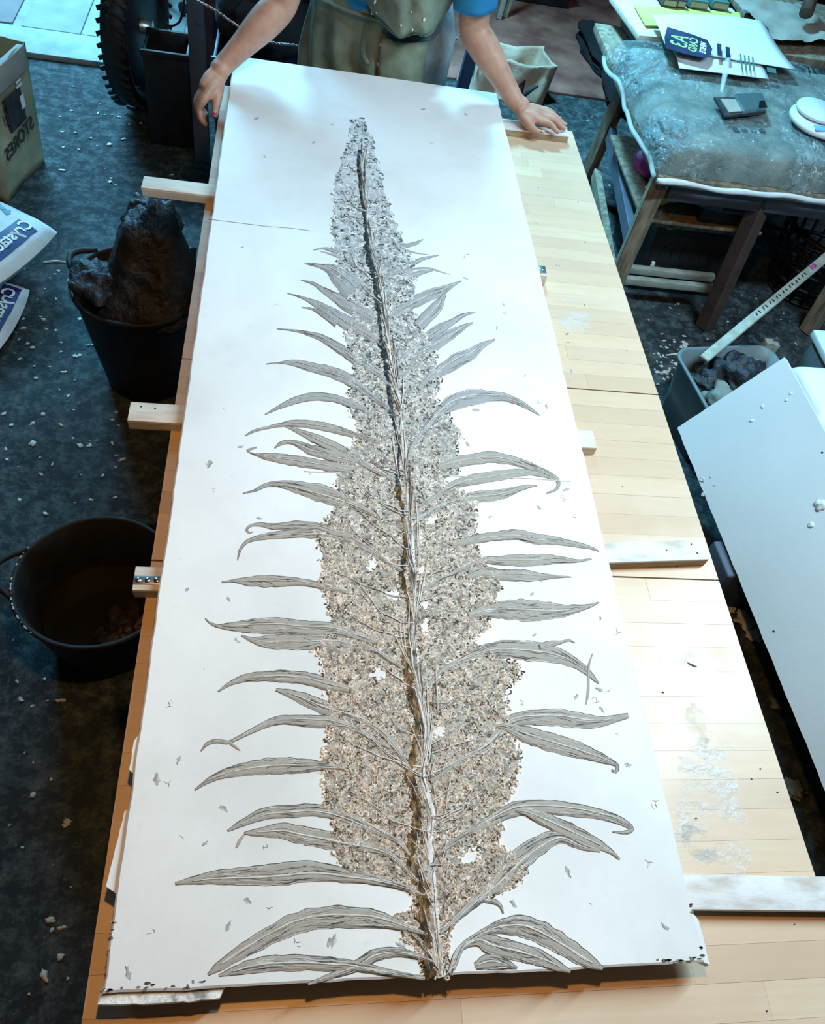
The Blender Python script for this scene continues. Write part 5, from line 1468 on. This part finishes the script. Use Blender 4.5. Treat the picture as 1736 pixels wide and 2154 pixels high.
pk_sheet('cover_sheet', [(1366, 42), (1598, 58), (1668, 160), (1400, 112)], .010, MAT['paper'], lambda u, v: .010 + .010 * math.sin(u * 3.1) * (1 - v) + .004 * math.sin(v * 5 + u * 2), pk)
def pk_pt(x, y, h=0.0):
    p = at(x, y, ZP); return np.array([p[0] - 1.38, p[1] - 3.02])
Zc = .0375
def pk_pp(px, py):   # raise printed marks onto the cover by viewing height
    p = at(px, py, ZP + Zc); return (p[0] - 1.38, p[1] - 3.02)
shield = [(1404, 57), (1455, 72), (1488, 84), (1499, 103), (1495, 117), (1485, 123), (1440, 113), (1400, 101), (1398, 78)]
prism('shield_label', [pk_pp(x, y) for x, y in shield], Zc, Zc + .0006, MAT['navy'], pk)
def pk_text(body, size, mat, px, py, xd, yd):
    a = np.array(pk_pp(px, py)); bx = np.array(pk_pp(*xd)) - a; by = np.array(pk_pp(*yd)) - a
    return text('printed_word', body, size, mat, pk, (a[0], a[1], Zc + .0012), (*bx, 0), (*by, 0), mirrored=True, depth=.0003, bold=.001)
# the pack lies turned a quarter: words read up the label, mirrored with the whole picture
pk_text('A3', .090, MAT['greenink'], 1431, 87, (1433, 73), (1411, 82))
pk_text('CARD', .044, MAT['greenink'], 1459, 95, (1461, 81), (1439, 90))
pk_text('WHITE', .031, MAT['whiteink'], 1480, 101, (1482, 87), (1460, 96))
for (x0_, y0_, x1_, y1_) in ((1509, 90, 1518, 117), (1527, 97, 1536, 122)):
    prism('icon_block', [pk_pp(x0_, y0_), pk_pp(x1_, y0_ + 2), pk_pp(x1_ + 1, y1_), pk_pp(x0_ + 1, y1_ - 2)], Zc - .002, Zc - .001, MAT['navy'], pk)
for k in range(4):
    x = 1560 + k * 8.5
    prism('text_line', [pk_pp(x, 107 + 2 * k), pk_pp(x + 3, 107 + 2 * k), pk_pp(x + 6, 138 + 1.5 * k), pk_pp(x + 3, 138 + 1.5 * k)], Zc - .012, Zc - .0112, MAT['bookgreen'], pk)
prism('barcode_block', [pk_pp(1619, 130), pk_pp(1638, 133), pk_pp(1640, 143), pk_pp(1621, 140)], Zc - .02, Zc - .019, MAT['bookgreen'], pk)

# clear plastic tube and small foil packet
p1, p2 = at(1530, 130, .758), at(1516, 198, .722)
o = tube('plastic_tube', [tuple(p1 - p2), tuple((p1 - p2) * .5), (0, 0, 0)], [.010, .0095, .006], MAT['clear'], n=16); o.location = tuple(p2 + [0, 0, .006]); tag(o, 'clear plastic tube resting on the polythene beside the foil packet', 'tube')
fp = thing('foil_packet', 'shiny foil packet with a pale card and black edge on the polythene', 'packet', (0, 0, 0))
c = at(1555, 230, .71); fp.location = (c[0], c[1], film_top(c[0], c[1], .12))
def fl(x, y): p = at(x, y, .71); return (p[0] - c[0], p[1] - c[1])
prism('tray', [fl(1500, 210), fl(1598, 212), fl(1608, 242), fl(1524, 250)], 0, .008, MAT['ink'], fp)
prism('foil_body', [fl(1540, 212), fl(1597, 210), fl(1606, 240), fl(1560, 246)], .008, .022, MAT['foil'], fp, smooth=False)
prism('pale_card', [fl(1512, 216), fl(1555, 218), fl(1566, 241), fl(1530, 244)], .0085, .0115, MAT['taupe'], fp)
prism('silver_corner', [fl(1590, 228), fl(1600, 226), fl(1607, 241), fl(1588, 244)], .022, .0235, MAT['steel'], fp)
# kitchen scale
c = at(1722, 238, .74); sc = thing('kitchen_scale', 'round white kitchen scale on the polythene', 'scale', (c[0], c[1] - .02, film_top(c[0], c[1] - .02, .125)))
lathe('scale_base', [(.085, .0), (.098, .004), (.098, .016), (.085, .024), (.0, .025)], MAT['white'], sc, seg=40, sx=1, sy=1.12)
lathe('weighing_plate', [(.055, .026), (.080, .030), (.083, .036), (.080, .042), (.0, .043)], MAT['white'], sc, seg=48, cy=.02)
box('display_panel', (-.05, -.094, .0200), (.03, -.062, .0262), MAT['paleblue'], sc, .002)

# things under the low table
tr = thing('grey_plastic_tray', 'grey-blue plastic lid with a dark slot under the wrapped slab', 'tray', (1.35, 2.42, .44))
v, f = lathe_data([(.02, .0), (.17, .0), (.178, .012), (.178, .045), (.165, .055), (0, .055)], 40, sx=1, sy=.45); mesh('lid_body', v, f, MAT['greyblue'], tr)
box('dark_slot', (-.045, -.083, .012), (.022, -.060, .040), MAT['black'], tr, .002)
c_ = crate('black_crate', 'black ventilated crate beneath the low table', (1.165, 2.45, .002), (1.53, 2.80, .29), MAT['black'], slots=9)
hg = box('crate_clip', (-.150, -.188, .09), (-.135, -.176, .14), MAT['whiteink'], c_, .003)
sup = box('shelf_plank', (1.03, 2.34, .371), (1.50, 2.9, .383), MAT['oldwood'], None, .002); tag(sup, 'thin plank shelf under the wrapped clay slab', 'shelf')
sp_ = box('block_support', (1.25, 2.36, .3835), (1.45, 2.48, .4395), MAT['black'], None, .003); tag(sp_, 'black block under the grey-blue plastic lid', 'block')
pkm = crumple('pink_packet', (0, 0, .035), .055, MAT['magenta'], 3.9, flat=.9, amp=.4); pkm.location = (1.105, 2.62, .405); tag(pkm, 'magenta foil packet in the shade under the sheet edge', 'packet')
pky = crumple('yellow_packet', (0, 0, .03), .055, MAT['yellow'], 5.9, flat=.8, amp=.4); pky.location = (1.125, 2.46, .402); tag(pky, 'yellow packet beside the magenta foil packet', 'packet')
o = crumple('paper_scrap', (0, 0, .01), .03, MAT['chip'], 7.1, flat=.35, amp=.7); o.location = (1.20, 2.452, .2965); tag(o, 'white paper scrap on the rim of the ventilated crate', 'paper scrap')

# lattice basket
lb_ = thing('lattice_basket', 'round black plastic lattice basket on the floor at the trestle legs', 'basket', (1.98, 2.58, .002))
prof = lambda t: .155 + .055 * t
for z in (0, .07, .14, .21, .28):
    r = prof(z / .28)
    tube('hoop', [(r * math.cos(a), r * math.sin(a), z + .008) for a in np.linspace(0, 2 * math.pi, 41)], .008 if z < .28 else .011, MAT['black'], lb_, seg=6)
for k in range(22):
    a = 2 * math.pi * k / 22
    tube('upright', [(prof(t) * math.cos(a), prof(t) * math.sin(a), .008 + .28 * t) for t in (0, .5, 1)], .0075, MAT['black'], lb_, seg=6)
v, f = lathe_data([(.155, .0), (.155, .008), (0, .009)], 32); mesh('base_disc', v, f, MAT['black'], lb_)

# ------------------------------------------------------------------ right: clay tub with measuring stick
gt = thing('grey_tub', 'grey plastic tub of broken clay between the table and white board', 'tub', (1.285, 1.69, 0))
def rrect(hx, hy, r, n=8):
    out = []
    for cx_, cy_, a0 in ((hx - r, hy - r, 0), (-hx + r, hy - r, math.pi / 2), (-hx + r, -hy + r, math.pi), (hx - r, -hy + r, 3 * math.pi / 2)):
        for k in range(n + 1): out.append((cx_ + r * math.cos(a0 + k * math.pi / 2 / n), cy_ + r * math.sin(a0 + k * math.pi / 2 / n)))
    return out
V_ = []; F_ = []
lay = [(.15, .13, .04, .0), (.165, .145, .045, .12), (.18, .158, .05, .238), (.190, .168, .055, .242), (.190, .168, .055, .252), (.180, .158, .05, .252), (.160, .140, .045, .12), (.145, .125, .04, .010)]
for hx, hy, r, z in lay: V_ += [(x, y, z) for x, y in rrect(hx, hy, r)]
nn = 36
for i in range(len(lay) - 1):
    for k in range(nn): F_.append((i * nn + k, i * nn + (k + 1) % nn, (i + 1) * nn + (k + 1) % nn, (i + 1) * nn + k))
F_.append(tuple(reversed(range(nn)))); F_.append(tuple((len(lay) - 1) * nn + k for k in range(nn)))
mesh('tub_shell', V_, F_, MAT['greyplastic'], gt)
gt.rotation_euler[2] = math.radians(9)
for k, (x, y, z, r, mm, fl_, am) in enumerate(((-.04, -.02, .19, .075, 'greyclay', .55, .5), (.04, .06, .20, .085, 'clay', .7, .8), (.09, -.05, .19, .07, 'greyclay', .6, .7), (-.07, .08, .17, .06, 'clay', .6, .7), (.0, -.09, .18, .06, 'clay', .5, .6), (.10, .09, .19, .06, 'greyclay', .55, .9))):
    crumple('clay_chunk', (x, y, z), r, MAT[mm], 30 + k * 2.1, gt, flat=fl_, amp=am, n=20)
st = thing('measuring_stick', 'long grey wooden stick with faint printed marks standing in the grey tub', 'stick', (0, 0, 0))
B = atY(1760, 523, 2.33); RIM = at(1497, 742, .290)
A = RIM - (B - RIM) / np.linalg.norm(B - RIM) * .045; st.location = tuple(A)
d_ = B - A
post('shaft', (0, 0, 0), tuple(d_), .034, .012, MAT['greywood'], st)
un = d_ / np.linalg.norm(d_)
sidev = np.cross(un, [0, 0, 1]); sidev /= np.linalg.norm(sidev); upv = np.cross(sidev, un)
if upv[2] < 0: upv = -upv
q3 = Vector(d_).to_track_quat('Z', 'Y').to_matrix(); nrm = np.array(q3 @ Vector((0, 1, 0))); acr = np.array(q3 @ Vector((1, 0, 0)))
camdir = CP - (A + B) / 2
if nrm @ camdir < 0: nrm = -nrm
text('printed_letters', 'MA', .026, MAT['magenta'], st, tuple(d_ * .80 + nrm * .0066), tuple(un), tuple(acr if acr[1] > 0 else -acr), mirrored=True, bold=.0006)
for k in range(16):
    c0 = d_ * (.36 + .025 * k) + nrm * .0064
    post('printed_mark', tuple(c0 - acr * .005 - un * .004), tuple(c0 + acr * .006 + un * (.004 * (-1) ** k)), .003, .0006, MAT['ink'], st)

# white plasterboard leaning over the floor, low edge by the table
a_dir = np.array([-0.0606, 0.9981, 0.0]); b_dir = np.array([0.5219, 0.0384, 0.8521])
a_dir /= np.linalg.norm(a_dir); b_dir -= a_dir * (a_dir @ b_dir); b_dir /= np.linalg.norm(b_dir)
nb = np.cross(a_dir, b_dir); 
if nb[2] < 0: nb = -nb
p0 = np.array(at(1425, 900, .20))
pb = thing('plasterboard_panel', 'large white plaster panel leaning on its long edge beside the table', 'panel', tuple(p0))
Lb, Wb, Tb = 1.9, .366, .016
ny_, nx_ = 60, 14
V_ = []; F_ = []
for s in (0, 1):
    for i in range(ny_ + 1):
        for j in range(nx_ + 1):
            u, w = i / ny_, j / nx_
            ed = .0025 * fnoise(u * 40, w * 10) * (j in (0, nx_)) + .003 * fnoise(w * 40, 3) * (i in (0, ny_))
            q = -a_dir * (Lb * u + (ed if i == 0 else 0)) + b_dir * (Wb * w + (ed if j == 0 else 0)) - nb * (Tb * s)
            V_.append(tuple(q))
N1 = (ny_ + 1) * (nx_ + 1)
for s in (0, 1):
    for i in range(ny_):
        for j in range(nx_):
            a = s * N1 + i * (nx_ + 1) + j; q = (a, a + 1, a + nx_ + 2, a + nx_ + 1); F_.append(q if s == 0 else q[::-1])
def rim_ids(s): 
    r = [s * N1 + j for j in range(nx_ + 1)] + [s * N1 + i * (nx_ + 1) + nx_ for i in range(1, ny_ + 1)] + [s * N1 + ny_ * (nx_ + 1) + j for j in range(nx_ - 1, -1, -1)] + [s * N1 + i * (nx_ + 1) for i in range(ny_ - 1, 0, -1)]
    return r
r0_, r1_ = rim_ids(0), rim_ids(1)
for k in range(len(r0_)):
    k2_ = (k + 1) % len(r0_); F_.append((r0_[k], r0_[k2_], r1_[k2_], r1_[k]))
mesh('panel_board', V_, F_, MAT['whiteboard'], pb, smooth=False)
def on_board(px, py):
    d = RM @ np.array([(px - IMW / 2) / FPX, -(py - IMH / 2) / FPX, -1.0])
    t = ((p0 - CP) @ nb) / (d @ nb)
    return CP + d * t - p0
for k, (px_, py_, r, mm) in enumerate(((1478, 1010, .008, 'plaster_rough'), (1480, 1040, .007, 'plaster_rough'), (1725, 1062, .016, 'white'), (1604, 855, .006, 'white'), (1664, 828, .005, 'white'), (1655, 842, .005, 'white'), (1582, 885, .006, 'white'), (1706, 1105, .008, 'white'), (1730, 952, .003, 'ink'), (1628, 1328, .003, 'ink'), (1495, 1003, .004, 'plaster_rough'), (1503, 1020, .004, 'plaster_rough'))):
    q = on_board(px_, py_)
    o = crumple('plaster_blob', (0, 0, 0), r, MAT[mm], k * 2.7 + 1, pb, flat=.25, amp=.7, n=8)
    o.location = tuple(q); o.rotation_mode = 'QUATERNION'; o.rotation_quaternion = Vector(nb).to_track_quat('Z', 'Y')
# low support the panel leans on
sb = thing('grey_box', 'low grey box that the plaster panel leans against', 'box', (1.40, .70, 0))
for yy in (-.9, .30):
    box('support_block', (-.345, yy, .002), (-.168, yy + .12, .188), MAT['greyblue'], sb, .006)
box('back_block', (-.164, -1.2, .002), (.32, .775, .425), MAT['greyblue'], sb, .006)
sb.rotation_euler[2] = math.atan2(.0606, .9981)
# plaster mould tray with sandy slip on that box
mt = thing('plaster_mould', 'white plaster mould with a pool of sandy slip on the low box', 'mould', (1.62, 1.40, .30))
bm = bmesh.new()
V_ = []; F_ = []
n = 40
for i in range(n + 1):
    for j in range(n + 1):
        u, v = -1 + 2 * i / n, -1 + 2 * j / n
        x, y = u * .17, v * .27
        edge = max(0, (1 - abs(u) ** 12) * (1 - abs(v) ** 12)) ** .5
        r = math.hypot((x - .03) / .12, (y - .06) / .15)
        z = .075 * edge - .022 * max(0, min(1, (1.12 - r) / .2)) - .02 * (1 if (u < -.6 and abs(v - .15) < .07) else 0) * edge
        V_.append((x, y, max(z, 0)))
for i in range(n):
    for j in range(n):
        a = i * (n + 1) + j; F_.append((a, a + n + 1, a + n + 2, a + 1))
mesh('mould_body', V_, F_, MAT['white'], mt)
v, f = lathe_data([(.118, .062), (.09, .0635), (.0, .064)], 40, cx=.03, cy=.06, sx=1, sy=1.25); f.pop(); mesh('sandy_slip', v, f, MAT['sandclay'], mt)
mt.location = (1.425, 1.275, .4265)
wbx = thing('white_crate', 'low white lidded box on the floor behind the plaster mould', 'box', (1.76, 1.78, 0.0))
box('lid', (-.16, -.15, .27), (.16, .15, .30), MAT['white'], wbx, .006); box('body', (-.145, -.135, .002), (.145, .135, .2695), MAT['greyplastic'], wbx, .006)
cy_ = lathe('white_beaker', [(.0, 0), (.036, .0), (.040, .01), (.043, .12), (.039, .12), (.036, .012), (0, .011)], MAT['white'], None, seg=32); cy_.location = (1.50, 1.50, .501); tag(cy_, 'white plastic beaker on the corner of the plaster mould', 'beaker')
# small grey bench leg pair behind the tub
o = box('wood_offcut', (-.016, -.015, .002), (.016, .015, .16), MAT['greywood'], None, .002); o.location = (1.545, 2.015, 0); tag(o, 'wider taller pale wooden offcut standing behind the grey tub', 'offcut')
o = box('wood_offcut', (-.011, -.013, .002), (.011, .013, .15), MAT['greywood'], None, .002); o.location = (1.577, 2.017, 0); tag(o, 'narrower shorter pale wooden offcut standing behind the grey tub', 'offcut')

# scraps in the gap between table and panel
gap = [(1540, 1275, .022), (1572, 1305, .034), (1592, 1335, .028), (1500, 1180, .018), (1640, 1480, .02), (1680, 1660, .032)]
for k, (px_, py_, r) in enumerate(gap):
    p = at(px_, py_, .01)
    o = crumple('paper_scrap', (0, 0, r * .25), r * .75, MAT['greyclay'] if k > 3 else MAT['sack'], 40 + k * 1.9, flat=.16, amp=1.1, n=12); o.location = (p[0] - .01, p[1], .004)
    tag(o, 'torn pale paper scrap on the floor between the table and plaster panel', 'paper scrap', 'scraps in the floor gap')

# ------------------------------------------------------------------ loose plaster chips on the floor
chip_me = []
for k in range(7):
    o = crumple('plaster_chip', (0, 0, .001), .0048, MAT['chip'], 60 + k * 3.3, flat=.35, amp=1.1, n=5)
    chip_me.append(o.data); bpy.data.objects.remove(o)
def chips(n, fn, group, label, smin=.5, smax=1.6):
    for k in range(n):
        x, y = fn()
        o = bpy.data.objects.new('plaster_chip', random.choice(chip_me)); COL.objects.link(o)
        s = random.uniform(smin, smax) * (1.5 if random.random() < .12 else 1)
        o.location = (x, y, .0005); o.scale = (s * random.uniform(.6, 1.6), s * random.uniform(.5, 1.1), s * .8); o.rotation_euler[2] = random.uniform(0, 6.28)
        tag(o, label, 'plaster chip', group)
random.seed(3)
def px_floor(x0, x1, y0, y1):
    p = at(random.uniform(x0, x1), random.uniform(y0, y1), 0); return p[0], p[1]
chips(40, lambda: px_floor(120, 420, 150, 410), 'chips by the paper bag', 'small white plaster chip on the floor between the STORES bag and the bench')
chips(46, lambda: px_floor(20, 215, 560, 840), 'chips by the clay bucket', 'small white plaster chip on the floor by the clay bucket and sacks')
chips(34, lambda: px_floor(5, 260, 860, 1090), 'chips before the tub', 'small plaster chip on the dark floor between the bucket and tub')
chips(24, lambda: px_floor(5, 150, 1380, 2100), 'chips along the table', 'small plaster chip on the dark floor along the table past the tub')
chips(60, lambda: px_floor(1375, 1445, 700, 850), 'chips by the grey tub', 'white plaster chip in the heap beside the grey tub', .7, 1.9)
chips(40, lambda: px_floor(1330, 1700, 620, 760), 'chips under the trestle', 'small white plaster chip on the floor before the trestle legs', .4, 1.2)
chips(16, lambda: px_floor(1230, 1320, 220, 420), 'chips beyond the table', 'small plaster chip on the blue-grey floor beyond the table edge', .5, 1.2)
p = at(62, 690, 0)
for (px_, py_, L_, r) in ((115, 552, .07, .6), (1440, 745, .16, 1.0), (340, 300, .06, .3)):
    p = at(px_, py_, .004)
    o = tube('wood_sliver', [(-L_ / 2, -L_ * .1, .004), (0, .006, .004), (L_ / 2, L_ * .16 * r, .004)], [.003, .004, .002], MAT['splash'], n=12, seg=6); o.location = (p[0], p[1], .001); tag(o, {115: 'pale wood sliver on the floor by the upper plaster sack', 1440: 'curved pale wood strip on the floor by the grey tub', 340: 'thin white stick on the floor under the bench'}[px_], 'wood sliver')
